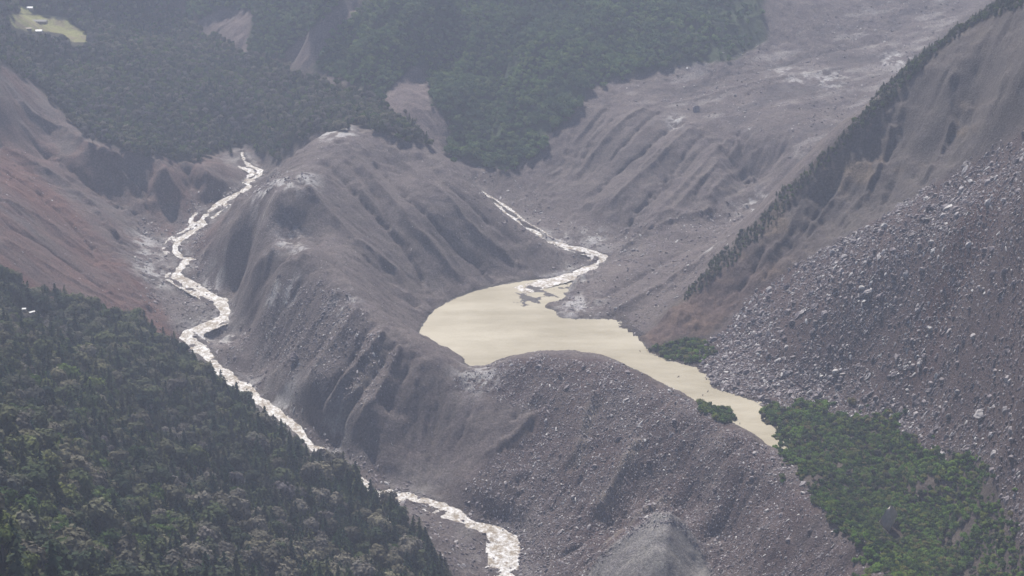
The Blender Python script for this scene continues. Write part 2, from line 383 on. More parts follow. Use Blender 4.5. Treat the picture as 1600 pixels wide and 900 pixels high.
# ------------------------------------------------------------------ regions, outlined where they lie on the ground
U, V = project(gx, gy, H)
def region(poly, soft=3):
    return blur(in_poly(poly, U, V).astype(float), soft)
NEAR_FOREST = [(-300, 380), (0, 430), (60, 462), (110, 478), (200, 500), (262, 543), (330, 595), (420, 672), (500, 725), (560, 765), (620, 805), (670, 850), (705, 900), (740, 1100), (-300, 1100)]
PLATEAU = [(-200, -80), (-200, 60), (0, 100), (50, 128), (100, 180), (150, 222), (200, 240), (290, 252), (340, 238), (385, 228), (440, 250), (478, 215), (560, 198), (600, 205), (650, 222), (668, 226), (645, 200), (625, 180), (605, 166), (560, 145), (500, 128), (440, 104), (380, 84), (310, 45), (260, 0), (240, -80)]
MEADOW = [(14, 26), (60, 23), (104, 29), (112, 40), (134, 50), (138, 64), (115, 65), (98, 53), (72, 48), (40, 48), (22, 42)]
MEADOW2 = [(30, 10), (52, 12), (50, 20), (34, 22)]
MOUNTAIN = [(230, -120), (300, 20), (330, 50), (380, 85), (440, 95), (500, 110), (600, 155), (640, 120), (672, 100), (672, 160), (700, 190), (695, 235), (740, 262), (800, 268), (840, 230), (870, 200), (905, 165), (930, 135), (1050, 105), (1150, 90), (1200, 60), (1190, 10), (1260, -120)]
SLIP_A = [(300, 40), (350, 12), (395, 20), (388, 60), (384, 90), (340, 66)]
SLIP_B = [(560, -30), (520, 15), (490, 45), (440, 92), (478, 112), (500, 85), (520, 45), (560, 10), (590, -30)]
SLIP_C = [(598, 150), (640, 108), (672, 100), (670, 160), (702, 195), (700, 240), (660, 215), (615, 175)]
SHRUBLAND = [(1180, 648), (1215, 626), (1270, 630), (1340, 652), (1400, 655), (1418, 690), (1440, 712), (1500, 700), (1560, 740), (1592, 850), (1610, 1000), (1470, 1040), (1372, 900), (1320, 835), (1270, 775), (1225, 715), (1232, 700), (1205, 672)]
SHRUB_S = [(1090, 628), (1110, 636), (1145, 642), (1148, 655), (1125, 660), (1095, 645)]
SHRUB_T = [(1010, 548), (1035, 535), (1080, 525), (1120, 545), (1095, 565), (1050, 562)]
CREST_OLD = [(1000, 520), (1100, 425), (1150, 378), (1200, 326), (1245, 278), (1300, 226), (1340, 186), (1380, 145), (1420, 92), (1480, 45), (1560, -10), (1640, -60), (1640, 10), (1580, 40), (1540, 50), (1500, 75), (1440, 125), (1400, 175), (1340, 225), (1290, 285), (1230, 345), (1170, 390)]
CREST = [(1000, 520), (1100, 425), (1150, 378), (1200, 326), (1245, 278), (1300, 226), (1340, 186), (1380, 145), (1420, 92), (1480, 45), (1560, -10), (1640, -60), (1640, -10), (1575, 22), (1530, 36), (1490, 62), (1430, 118), (1390, 164), (1335, 215), (1285, 268), (1225, 332), (1160, 396), (1100, 452)]
REDSOIL = [(-100, 215), (30, 240), (90, 300), (150, 360), (215, 425), (290, 530), (300, 560), (200, 500), (0, 440), (-100, 430)]
CLIFF = [(1000, 530), (1100, 435), (1200, 338), (1300, 236), (1420, 105), (1480, 60), (1560, 5), (1660, -60), (1660, 165), (1560, 225), (1480, 275), (1400, 325), (1320, 370), (1250, 410), (1180, 455), (1100, 530), (1020, 545)]
SCREE = [(1660, 165), (1560, 225), (1480, 275), (1400, 325), (1320, 370), (1250, 410), (1180, 455), (1110, 530), (1090, 575), (1110, 607), (1165, 622), (1197, 636), (1260, 628), (1340, 650), (1400, 655), (1420, 690), (1440, 715), (1500, 700), (1560, 740), (1590, 850), (1610, 1000), (2100, 1000), (2100, 100)]
DAMROCK = [(700, 600), (760, 575), (840, 556), (960, 565), (1050, 608), (1150, 672), (1225, 715), (1290, 795), (1375, 900), (1460, 1040), (1180, 1000), (1105, 900), (1045, 818), (920, 900), (830, 1000), (800, 880), (760, 800), (720, 770), (760, 720), (830, 680), (840, 640)]
LOOSE = [(430, 430), (530, 450), (600, 520), (640, 560), (600, 620), (540, 640), (470, 600), (400, 560), (400, 500)]
MOUND = [(1045, 815), (1000, 830), (960, 858), (900, 915), (900, 1000), (1150, 1000), (1112, 905), (1085, 850)]

# sharpen the land: broad relief first
near_f = region(NEAR_FOREST, 6); plat = region(PLATEAU, 6); mount = region(MOUNTAIN, 8); shrubm = region(SHRUBLAND, 6)
flat_w = np.exp(-(DW / 26.0) ** 2)
flat_e = np.exp(-(DE / 24.0) ** 2)
calm = np.clip(1 - flat_w - flat_e - inlake, 0, 1)
big = np.abs(fbm(gx, gy, 150, 3, 4)) * -1 + .25
H0 = H.copy()
H += calm * (big * (4 + 20 * mount) + 1.8 * fbm(gx, gy, 40, 5, 4, .55))
# ribs (+) and gullies (-) seen on the slopes
def surf_hit(u, v):
    a, b = (u - 800.0) / FPX, (450.0 - v) / FPX
    dx, dy, dz = a, CP + b * SP, -SP + b * CP
    t = np.linspace(600, 3200, 2700)
    x, y, z = dx * t, dy * t, CAM_Z + dz * t
    k = np.argmax(z < sample(H0, x, y))
    return x[k], y[k], 0.0
def crease(path, amp, width, sharp=True):
    global H
    w = [surf_hit(u, v) for u, v in path]
    wa = np.array(w)
    i0, i1 = [int(np.clip((q - X0) / CELL, 0, NX)) for q in (wa[:, 0].min() - 80, wa[:, 0].max() + 80)]
    j0, j1 = [int(np.clip((q - Y0) / CELL, 0, NY)) for q in (wa[:, 1].min() - 80, wa[:, 1].max() + 80)]
    sl = (slice(j0, j1), slice(i0, i1))
    X, Y = gx[sl], gy[sl]
    D = np.full(X.shape, 1e9)
    for (x0, y0, _a), (x1, y1, _b) in zip(w[:-1], w[1:]):
        L = (x1 - x0) ** 2 + (y1 - y0) ** 2 + 1e-9
        t = np.clip(((X - x0) * (x1 - x0) + (Y - y0) * (y1 - y0)) / L, 0, 1)
        D = np.minimum(D, np.hypot(X - x0 - t * (x1 - x0), Y - y0 - t * (y1 - y0)))
    D = np.maximum(D * (1 + .3 * NZ22[sl]) + 1.6 * NZ9[sl], 0)
    ends = 1.0
    for e in (w[0], w[-1]):
        ends = ends * smooth(0, width * 1.6, np.hypot(X - e[0], Y - e[1]))
    H[sl] = H[sl] + amp * np.exp(-D / width) * ends * np.clip(1 - inlake[sl] * 2, 0, 1)
NZ22, NZ9 = vnoise(gx, gy, 22, 7), vnoise(gx, gy, 9, 8)
for path, amp, width in CREASES:
    crease(path, amp, width)

# running water cuts gullies: many droplets at once
def erode(H, n, steps, seed, rad=1):
    r = np.random.default_rng(seed)
    H = H.copy()
    for batch in range(6):
        m = n // 6
        x = r.uniform(X0 + 20, X1 - 20, m); y = r.uniform(Y0 + 60, Y1 - 60, m)
        sed = np.zeros(m); vx = np.zeros(m); vy = np.zeros(m); sp = np.ones(m)
        gyy, gxx = np.gradient(H, CELL)
        dH = np.zeros(H.size)
        for s in range(steps):
            ax = sample(gxx, x, y); ay = sample(gyy, x, y)
            vx = vx * .35 - ax * .65; vy = vy * .35 - ay * .65
            g = np.hypot(vx, vy) + 1e-6
            cap = np.clip(g, 0, .9) * 1.0
            i = np.clip(((x - X0) / CELL + .5).astype(int), 1, NX - 2); j = np.clip(((y - Y0) / CELL + .5).astype(int), 1, NY - 2)
            d = np.clip((cap - sed) * .12, -.15, .05)
            np.add.at(dH, j * NX + i, -d)
            sed += d
            x = x + vx / g * CELL; y = y + vy / g * CELL
        H += blur(dH.reshape(H.shape), 1) * 1.0
    return H
slope0 = np.hypot(*np.gradient(H0, CELL))
mask_e = calm * (1 - near_f) * (1 - plat) * smooth(.12, .35, slope0)
Hn = H + calm * 1.5 * fbm(gx, gy, 14, 9, 3)
He = erode(Hn, 420000, 45, 4)
dHe = He - Hn
dHe = np.clip(dHe, -14, 9)
H = H + mask_e * dHe * 1.0

# crisper crests and gully floors
H += calm * (1 - near_f) * np.clip(.6 * (H - blur(H, 10)) + .25 * (H - blur(H, 50)), -7, 7)
# slope-parallel rills: noise drawn out along the fall line
def streak(H, seed, steps, scale):
    gyy, gxx = np.gradient(blur(H, 3), CELL)
    g = np.hypot(gxx, gyy) + 1e-4
    dx, dy = gxx / g * CELL, gyy / g * CELL
    n = vnoise(gx, gy, scale, seed)
    n = n + .7 * np.random.default_rng(seed).normal(size=n.shape)
    s = n.copy(); k = CELL
    for it in range(steps):
        s = .5 * (s + sample(s, gx + dx * 2 ** (it), gy + dy * 2 ** (it)))
    s -= s.mean()
    return s / s.std()
rill_f = streak(H, 21, 4, 3.0)
rill_c = streak(H, 22, 5, 9.0)
slope1 = np.hypot(*np.gradient(blur(H, 4), CELL))
steep = smooth(.2, .55, slope1)
bare = np.clip(1 - near_f - plat - shrubm, 0, 1)
scr = region(SCREE, 6)
clf = region(CLIFF, 4)
H += calm * bare * steep * (1 - .75 * scr) * (1 - .8 * clf) * (.30 * rill_f + .62 * rill_c * (.6 + .8 * np.clip(fbm(gx, gy, 90, 61, 2), -.5, 1)))
H += calm * bare * (1.1 * fbm(gx, gy, 20, 77, 4, .65) * (.5 + smooth(.2, .5, slope1)) + clf * (9.0 * fbm(gx, H * 1.2 + gy * .4, 34, 78, 5, .66) + 6 * (.4 - np.abs(fbm(gx * 1.5 + H * .5, H * .8 + gy * .4, 40, 83, 5, .6))) + 4 * np.abs(fbm(gx, H * 1.2 + gy * .4, 16, 79, 4, .6))) + .22 * np.random.default_rng(5).normal(size=H.shape) + .5 * vnoise(gx, gy, 6, 66) * (.4 + np.clip(vnoise(gx, gy, 60, 67), -.3, 1)))

# river channels and the lake bed
chan = lambda D, w, s: smooth(w, s, D)
ZWb, ZEb = blur(ZW, 8), blur(ZE, 8)
wn_ = fbm(gx, gy, 30, 31, 3)
hw = np.interp(gy, [1150, 1300, 1600, 1800, 2050], [12, 11, 8.5, 6.5, 4.0]) * (1 + .5 * vnoise(gx, gy, 42, 37))
he = np.interp(gy, [1700, 1760, 1850, 2000], [15, 9, 6.0, 3.2]) * (1 + .4 * vnoise(gx, gy, 36, 38))
for D_, Z_, h_ in ((DW, ZWb, hw), (DE, ZEb, he)):
    k_ = np.exp(-(D_ / (h_ + 9 + 5 * wn_)) ** 4)
    H = H * (1 - k_) + (Z_ + .6) * k_
    fl = np.exp(-(D_ / 30.0) ** 2) * (D_ < 100)
    H = H + fl * (2.3 * fbm(gx, gy, 20, 33, 5, .62) + .5)
    H = H - 2.3 * (1 - smooth(.35, 1.25, D_ / h_ + .35 * vnoise(gx, gy, 12, 39)))
H += np.exp(-(DW / 26.0) ** 2) * .9 * (fbm(gx, gy, 7, 34, 3, .6))
H = np.where(inlake > .5, np.minimum(H, -1.0 - 3 * (inlake - .5)), H)
H = np.where((inlake > .05) & (inlake <= .5), H * (1 - .7 * inlake), H)
dx_, dy_ = unproject(850, 462, 0)
delta = np.exp(-((gx - dx_) / 75) ** 2 - ((gy - dy_) / 48) ** 2)
bars = fbm(gx + .6 * gy, gy * .9, 20, 91, 5, .62)
H = np.where(inlake > .3, np.maximum(H, np.minimum(-1.2 + 3.2 * delta * smooth(-.15, .45, bars), .35)), H)
GYY, GXX = np.gradient(H, CELL)
SLOPE = np.hypot(GXX, GYY)
def ground(x, y):
    return sample(H, np.asarray(x, float), np.asarray(y, float))
def hit(u, v):
    """Where the sight line through a photo pixel meets the ground."""
    a, b = (u - 800.0) / FPX, (450.0 - v) / FPX
    dx, dy, dz = a, CP + b * SP, -SP + b * CP
    t = np.linspace(500, 3200, 5400)
    x, y, z = dx * t, dy * t, CAM_Z + dz * t
    k = np.argmax(z < ground(x, y))
    return x[k], y[k], float(ground(x[k], y[k]))
def visible(x, y, z, slack=3.0):
    ok = np.ones(len(x), bool)
    for t in np.linspace(.45, .985, 90):
        ok &= ground(x * t, y * t) < CAM_Z + (z - CAM_Z) * t + slack
    return ok
#@@TERRAIN_END

# ------------------------------------------------------------------ materials
def material(name):
    m = bpy.data.materials.new(name)
    m.use_nodes = True
    nt = m.node_tree
    nt.nodes.clear()
    out = nt.nodes.new('ShaderNodeOutputMaterial')
    bs = nt.nodes.new('ShaderNodeBsdfPrincipled')
    nt.links.new(bs.outputs[0], out.inputs['Surface'])
    return m, nt, bs
def N(nt, t, **kw):
    n = nt.nodes.new(t)
    for k, v in kw.items():
        if k in n.inputs: n.inputs[k].default_value = v
        else: setattr(n, k, v)
    return n
def mixc(nt, a, b, f, blend='MIX'):
    n = nt.nodes.new('ShaderNodeMix'); n.data_type = 'RGBA'; n.blend_type = blend
    for s, v in ((6, a), (7, b), (0, f)):
        if hasattr(v, 'is_linked'): nt.links.new(v, n.inputs[s])
        else: n.inputs[s].default_value = v
    return n.outputs[2]
def ramp(nt, src, stops):
    n = nt.nodes.new('ShaderNodeValToRGB')
    el = n.color_ramp.elements
    while len(el) < len(stops): el.new(.5)
    for e, (p, c) in zip(el, stops):
        e.position = p; e.color = (*c, 1) if len(c) == 3 else c
    nt.links.new(src, n.inputs[0])
    return n.outputs[0]
def noise(nt, co, scale, detail=4, rough=.6):
    n = nt.nodes.new('ShaderNodeTexNoise')
    n.inputs['Scale'].default_value = scale; n.inputs['Detail'].default_value = detail; n.inputs['Roughness'].default_value = rough
    if co is not None: nt.links.new(co, n.inputs['Vector'])
    return n.outputs[0]
def attr(nt, name):
    n = nt.nodes.new('ShaderNodeAttribute'); n.attribute_name = name
    return n

def ground_material():
    m, nt, bs = material('ground')
    tc = nt.nodes.new('ShaderNodeTexCoord').outputs['Object']
    col = attr(nt, 'soil').outputs['Color']
    wet = attr(nt, 'wet').outputs['Fac']
    n1 = noise(nt, tc, .45, 6, .75)
    g1 = ramp(nt, n1, [(.3, (.5, .5, .5)), (.5, (.92, .92, .92)), (.7, (1.6, 1.6, 1.6))])
    c = mixc(nt, col, g1, 1.0, 'MULTIPLY')
    n2 = noise(nt, tc, .05, 4, .6)
    g2 = ramp(nt, n2, [(.3, (.86, .84, .88)), (.7, (1.12, 1.12, 1.08))])
    c = mixc(nt, c, g2, 1.0, 'MULTIPLY')
    nt.links.new(c, bs.inputs['Base Color'])
    r = nt.nodes.new('ShaderNodeMapRange'); r.inputs['To Min'].default_value = .95; r.inputs['To Max'].default_value = .32
    nt.links.new(wet, r.inputs['Value']); nt.links.new(r.outputs[0], bs.inputs['Roughness'])
    sp = nt.nodes.new('ShaderNodeMapRange'); sp.inputs['To Min'].default_value = .15; sp.inputs['To Max'].default_value = .6
    nt.links.new(wet, sp.inputs['Value']); nt.links.new(sp.outputs[0], bs.inputs['Specular IOR Level'])
    b = nt.nodes.new('ShaderNodeBump'); b.inputs['Strength'].default_value = 1.0; b.inputs['Distance'].default_value = 2.0
    nt.links.new(noise(nt, tc, .55, 6, .75), b.inputs['Height'])
    nt.links.new(b.outputs[0], bs.inputs['Normal'])
    return m

# ------------------------------------------------------------------ terrain mesh
def lerp(a, b, t): return a + (b - a) * t[..., None]
grey = np.array([.155, .130, .124]); red = np.array([.150, .086, .073]); scree_c = np.array([.112, .082, .078]); cliff_c = np.array([.112, .096, .090])
tan = np.array([.175, .135, .10]); forest_floor = np.array([.06, .055, .04]); grass = np.array([.27, .27, .12]); silt = np.array([.23, .21, .20])
C = np.ones(H.shape + (3,)) * grey
reg = {}
for nm, poly, s in (('red', REDSOIL, 8), ('cliff', CLIFF, 4), ('scree', SCREE, 5), ('dam', DAMROCK, 10), ('crest', CREST, 2), ('slipa', SLIP_A, 3), ('slipb', SLIP_B, 3), ('slipc', SLIP_C, 3), ('meadow', MEADOW, 1), ('meadow2', MEADOW2, 1), ('mound', MOUND, 4), ('st', SHRUB_T, 3), ('ss', SHRUB_S, 3)):
    reg[nm] = region(poly, s)
nzc = fbm(gx * 1.3, H + gy * .4, 46, 43, 5, .6)
nz = fbm(gx, gy, 60, 41, 4); nz2 = fbm(gx, gy, 22, 42, 4)
rc = np.clip(rill_c * .5, -1, 1)
C = lerp(C, red, np.clip(reg['red'] * (.75 + .5 * nz + .25 * rc), 0, 1))
west = smooth(-300, -420, gx) * smooth(1750, 1850, gy) * (1 - plat)
C = lerp(C, red, np.clip(west * (.35 + .5 * nz + .3 * rc), 0, .6))
C = lerp(C, scree_c, np.clip(reg['scree'], 0, 1))
C = lerp(C, scree_c, np.clip(reg['dam'] * (1 - reg['mound']) * (.8 + .8 * nz2), 0, 1))
C = lerp(C, red * .85, np.clip((reg['dam'] + reg['scree']) * (1 - reg['mound']) * smooth(.15, .5, fbm(gx, gy, 70, 51, 3)) * .7, 0, 1))
C = lerp(C, cliff_c, reg['cliff'])
C = lerp(C, tan, np.clip(reg['cliff'] * smooth(.05, .4, nzc) * .7 * smooth(1560, 1480, U), 0, 1))
C = lerp(C, red * .9, np.clip(reg['cliff'] * smooth(130, 30, H) * .45, 0, 1))
fol = np.clip(near_f + plat + mount * (1 - reg['slipa']) * (1 - reg['slipb']) * (1 - reg['slipc']), 0, 1)
C = lerp(C, forest_floor, fol)
C = lerp(C, np.array([.055, .075, .04]), np.clip(mount * fol, 0, 1))
C = lerp(C, np.array([.095, .078, .062]), np.clip(shrubm * .9 + reg['crest'] * .6 + reg['st'] + reg['ss'], 0, 1) * .85)
C = lerp(C, np.array([.18, .145, .140]), np.clip(reg['slipa'] + reg['slipb'] + reg['slipc'], 0, 1))
C = lerp(C, grass, np.clip((reg['meadow'] + reg['meadow2']) * 2.2, 0, 1))
C = lerp(C, np.array([.24, .20, .14]), np.clip(reg['meadow'] * smooth(.0, .3, fbm(gx, gy, 16, 44, 3)), 0, 1) * .8)
flats = np.clip(np.exp(-(DW / 38) ** 2) + np.exp(-(DE / 30) ** 2), 0, 1) * (1 - near_f)
C = lerp(C, silt, np.clip(flats * smooth(-.15, .35, nz2) * .7, 0, 1))
wet_glint = np.zeros(H.shape)  # pale wet silt patches, sun glint painted into their colour
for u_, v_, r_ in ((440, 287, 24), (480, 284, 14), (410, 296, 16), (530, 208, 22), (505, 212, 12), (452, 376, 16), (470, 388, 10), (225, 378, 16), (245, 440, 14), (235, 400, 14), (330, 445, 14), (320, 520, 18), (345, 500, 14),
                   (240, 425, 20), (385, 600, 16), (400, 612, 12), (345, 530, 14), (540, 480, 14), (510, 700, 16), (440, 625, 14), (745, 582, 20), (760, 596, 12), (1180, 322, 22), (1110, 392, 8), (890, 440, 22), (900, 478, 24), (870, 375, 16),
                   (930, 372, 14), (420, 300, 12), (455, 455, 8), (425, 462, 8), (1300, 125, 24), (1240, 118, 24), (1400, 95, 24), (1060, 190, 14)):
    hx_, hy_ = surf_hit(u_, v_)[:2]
    wet_glint = np.maximum(wet_glint, np.exp(-(((gx - hx_) ** 2 + ((gy - hy_) / 1.3) ** 2) / r_ ** 2)))
wet_glint = np.clip(wet_glint * smooth(-.1, .25, fbm(gx, gy, 11, 62, 4, .65)) * 1.3, 0, 1)
C = lerp(C, np.array([.42, .40, .39]), wet_glint * .9)
for pa_ in ([(1000, 690), (983, 715), (960, 760), (938, 806)], [(1033, 787), (990, 815), (948, 852)], [(925, 640), (912, 690), (902, 725)], [(600, 545), (565, 600), (540, 640)]):  # pale tan wash along ribs, painting in their sunlit look
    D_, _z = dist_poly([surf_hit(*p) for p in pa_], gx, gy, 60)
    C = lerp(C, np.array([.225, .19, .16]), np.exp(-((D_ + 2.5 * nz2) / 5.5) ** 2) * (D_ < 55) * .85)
C = lerp(C, np.array([.25, .235, .225]), reg['mound'])
vf = region([(905, 160), (1050, 110), (1200, 60), (1350, 0), (1600, -60), (1420, 100), (1250, 250), (1150, 200), (1050, 170)], 8)
st = fbm(gx * .45 + gy * .35, gy * 1.6 - gx * .9, 40, 63, 5, .6)
C = lerp(C, np.array([.27, .245, .235]), np.clip(vf * smooth(.08, .35, st), 0, 1) * .8)
C = lerp(C, np.array([.09, .08, .083]), np.clip(vf * smooth(-.1, -.35, st), 0, 1) * .6)
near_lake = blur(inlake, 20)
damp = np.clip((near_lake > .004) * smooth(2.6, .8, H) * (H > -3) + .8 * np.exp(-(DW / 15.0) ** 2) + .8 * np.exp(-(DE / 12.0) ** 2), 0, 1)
C = C * (1 - .45 * damp * (1 - wet_glint))[..., None]
C = C * (1 + .10 * rc * (1 - reg['cliff']) + .07 * np.clip(rill_f * .5, -1, 1))[..., None]
WET = np.clip(flats * smooth(.0, .35, fbm(gx, gy, 18, 61, 4)) * smooth(.5, .2, SLOPE) + wet_glint + .8 * smooth(1.6, .2, H) * (H > -5) * (H < 1.6) * (inlake > .001), 0, 1)

def grid_mesh(name, xs, ys, Z):
    ny, nx = Z.shape
    me = bpy.data.meshes.new(name)
    co = np.empty((ny, nx, 3), np.float32)
    co[..., 0] = xs[None]; co[..., 1] = ys[:, None]; co[..., 2] = Z
    i = np.arange((ny - 1) * (nx - 1)); r = i // (nx - 1); c = i % (nx - 1); a = r * nx + c
    q = np.stack([a, a + 1, a + nx + 1, a + nx], 1).astype(np.int32)
    me.vertices.add(nx * ny); me.vertices.foreach_set('co', co.ravel())
    me.loops.add(q.size); me.loops.foreach_set('vertex_index', q.ravel())
    me.polygons.add(len(q)); me.polygons.foreach_set('loop_start', np.arange(0, q.size, 4, dtype=np.int32))
    me.polygons.foreach_set('use_smooth', np.ones(len(q), bool))
    me.update(calc_edges=True)
    return me
ex = np.array([30, 90, 200, 450, 900, 1800, 3500.])
xs = np.concatenate([X0 - ex[::-1], np.linspace(X0, X1, NX), X1 + ex]); ys = np.concatenate([Y0 - ex[::-1], np.linspace(Y0, Y1, NY), Y1 + ex])
k = len(ex)
pad = lambda a: np.pad(a, [(k, k), (k, k)] + [(0, 0)] * (a.ndim - 2), mode='edge')
Hp = pad(np.clip(H, -130, 620))
me = grid_mesh('terrain', xs, ys, Hp)
cl = me.attributes.new('soil', 'FLOAT_COLOR', 'POINT')
Cp = np.ones(Hp.shape + (4,), np.float32); Cp[..., :3] = pad(np.clip(C, 0.01, 1))
cl.data.foreach_set('color', Cp.ravel())
wa = me.attributes.new('wet', 'FLOAT', 'POINT'); wa.data.foreach_set('value', pad(WET).astype(np.float32).ravel())
me.materials.append(ground_material())
ter = bpy.data.objects.new('terrain', me); SC.collection.objects.link(ter); ter['kind'] = 'structure'

# ------------------------------------------------------------------ water
def water_material(name, base, rough, bump_scale, bump_dist, foam, stretch=(1, 1, 1)):
    m, nt, bs = material(name)
    tc = nt.nodes.new('ShaderNodeTexCoord').outputs['Object']
    mp = nt.nodes.new('ShaderNodeMapping'); mp.inputs['Scale'].default_value = stretch
    nt.links.new(tc, mp.inputs['Vector']); co = mp.outputs[0]
    n = noise(nt, co, foam[0], 5, .65)
    c = ramp(nt, n, [(foam[1], base), (foam[2], foam[3])])
    nt.links.new(c, bs.inputs['Base Color'])
    bs.inputs['Roughness'].default_value = rough
    bs.inputs['IOR'].default_value = 1.33
    b = nt.nodes.new('ShaderNodeBump'); b.inputs['Strength'].default_value = 1.0; b.inputs['Distance'].default_value = bump_dist
    nt.links.new(noise(nt, co, bump_scale, 4, .6), b.inputs['Height'])
    nt.links.new(b.outputs[0], bs.inputs['Normal'])
    return m
lake_m = water_material('lake_water', (.30, .26, .18), .42, .25, .45, (.009, .38, .62, (.43, .385, .29)), (.7, 2.2, 1))
river_m = water_material('river_water', (.33, .27, .20), .2, .7, 1.3, (.30, .43, .60, (.86, .84, .82)))
# smooth muddy tongues between the broken water
nt_ = river_m.node_tree
rp_ = [n for n in nt_.nodes if n.type == 'VALTORGB'][0]
fine_ = rp_.inputs[0].links[0].from_socket
ma_ = nt_.nodes.new('ShaderNodeMath'); ma_.operation = 'MULTIPLY_ADD'; ma_.inputs[1].default_value = .62
mb_ = nt_.nodes.new('ShaderNodeMath'); mb_.operation = 'MULTIPLY'; mb_.inputs[1].default_value = .40
co_ = nt_.nodes.new('ShaderNodeTexCoord').outputs['Object']
nt_.links.new(noise(nt_, co_, .09, 3, .6), mb_.inputs[0]); nt_.links.new(fine_, ma_.inputs[0]); nt_.links.new(mb_.outputs[0], ma_.inputs[2]); nt_.links.new(ma_.outputs[0], rp_.inputs[0])
# the lake is one level sheet a little wider than its shore
bx0, bx1, by0, by1 = -180, 320, 1150, 1860
nx, ny = int((bx1 - bx0) / 5) + 1, int((by1 - by0) / 5) + 1
lx, ly = np.linspace(bx0, bx1, nx), np.linspace(by0, by1, ny)
mx, my = np.meshgrid(lx, ly)
keep = sample(blur(inlake, 12), mx, my) > .04
vid = -np.ones(keep.shape, int); vid[keep] = np.arange(keep.sum())
q = np.stack([vid[:-1, :-1], vid[:-1, 1:], vid[1:, 1:], vid[1:, :-1]], -1).reshape(-1, 4)
q = q[(q >= 0).all(1)]
lm = bpy.data.meshes.new('lake'); lm.from_pydata([(a, b, 0) for a, b in zip(mx[keep], my[keep])], [], q.tolist()); lm.materials.append(lake_m)
lo = bpy.data.objects.new('lake', lm); SC.collection.objects.link(lo); lo['kind'] = 'structure'

def river(name, D, Z, reach, extra):
    keep = (D < reach) & extra
    zz = Z + .05 + .22 * vnoise(gx, gy, 5, 75) + .10 * vnoise(gx, gy, 2.6, 76) + .25 * vnoise(gx, gy, 16, 77)
    vid = -np.ones(keep.shape, int); vid[keep] = np.arange(keep.sum())
    q = np.stack([vid[:-1, :-1], vid[:-1, 1:], vid[1:, 1:], vid[1:, :-1]], -1).reshape(-1, 4)
    q = q[(q >= 0).all(1)]
    m = bpy.data.meshes.new(name); m.from_pydata(np.stack([gx[keep], gy[keep], zz[keep]], 1).tolist(), [], q.tolist()); m.materials.append(river_m)
    m.polygons.foreach_set('use_smooth', np.ones(len(q), bool))
    o = bpy.data.objects.new(name, m); SC.collection.objects.link(o); o['kind'] = 'structure'
river('river', DW, ZWb, 17, gy > 1000)
river('stream', DE, ZEb, 14, gy > 1000)

# ------------------------------------------------------------------ haze
def haze():
    me = bpy.data.meshes.new('haze')
    x0, x1, y0, y1, z0, z1 = -5200, 5200, -3700, 7000, -132, 760
    v = [(x, y, z) for z in (z0, z1) for y in (y0, y1) for x in (x0, x1)]
    me.from_pydata(v, [], [(0, 2, 3, 1), (4, 5, 7, 6), (0, 1, 5, 4), (2, 6, 7, 3), (0, 4, 6, 2), (1, 3, 7, 5)])
    m = bpy.data.materials.new('haze'); m.use_nodes = True
    nt = m.node_tree; nt.nodes.clear()
    out = nt.nodes.new('ShaderNodeOutputMaterial'); pv = nt.nodes.new('ShaderNodeVolumePrincipled')
    pv.inputs['Color'].default_value = (.72, .80, 1.0, 1); pv.inputs['Density'].default_value = HAZE_DENSITY; pv.inputs['Anisotropy'].default_value = .3
    nt.links.new(pv.outputs[0], out.inputs['Volume'])
    me.materials.append(m)
    o = bpy.data.objects.new('haze', me); SC.collection.objects.link(o); o['kind'] = 'stuff'
haze()
#@@OBJECTS
# ------------------------------------------------------------------ object helpers
col = SC.collection
def label(o, text, cat, group=None):
    o['label'] = text; o['category'] = cat
    if group: o['group'] = group
def mesh_obj(name, me, parent=None):
    o = bpy.data.objects.new(name, me); col.objects.link(o)
    if parent is not None: o.parent = parent
    return o
def from_arrays(name, v, f, mat, smooth_=False, mats=None, midx=None):
    me = bpy.data.meshes.new(name)
    me.from_pydata(np.asarray(v).tolist(), [], [list(map(int, q)) for q in f])
    for m in (mats or [mat]): me.materials.append(m)
    if midx is not None: me.polygons.foreach_set('material_index', np.asarray(midx, np.int32))
    if smooth_: me.polygons.foreach_set('use_smooth', np.ones(len(f), bool))
    return me

def leaf_material(name, stops, trans=.25, var=.35):
    m = bpy.data.materials.new(name); m.use_nodes = True
    nt = m.node_tree; nt.nodes.clear()
    out = nt.nodes.new('ShaderNodeOutputMaterial')
    oi = nt.nodes.new('ShaderNodeObjectInfo')
    c = ramp(nt, oi.outputs['Random'], stops)
    # patches of greener and dustier growth over the land
    n = noise(nt, oi.outputs['Location'], .012, 3, .6)
    g = ramp(nt, n, [(.35, (.78, .80, .95)), (.65, (1.2, 1.25, .95))])
    c = mixc(nt, c, g, 1.0, 'MULTIPLY')
    tc = nt.nodes.new('ShaderNodeTexCoord').outputs['Object']
    g2 = ramp(nt, noise(nt, tc, .55, 3, .7), [(.3, (1 - var,) * 3), (.7, (1 + var,) * 3)])
    c = mixc(nt, c, g2, 1.0, 'MULTIPLY')
    d = nt.nodes.new('ShaderNodeBsdfDiffuse'); t = nt.nodes.new('ShaderNodeBsdfTranslucent'); mx = nt.nodes.new('ShaderNodeMixShader')
    mx.inputs[0].default_value = trans
    nt.links.new(c, d.inputs[0]); nt.links.new(c, t.inputs[0]); nt.links.new(d.outputs[0], mx.inputs[1]); nt.links.new(t.outputs[0], mx.inputs[2])
    nt.links.new(mx.outputs[0], out.inputs['Surface'])
    return m
leaf_con = leaf_material('conifer_needles', [(0, (.028, .046, .034)), (.35, (.042, .064, .042)), (.6, (.065, .084, .048)), (.85, (.085, .085, .062)), (1, (.12, .13, .065))])
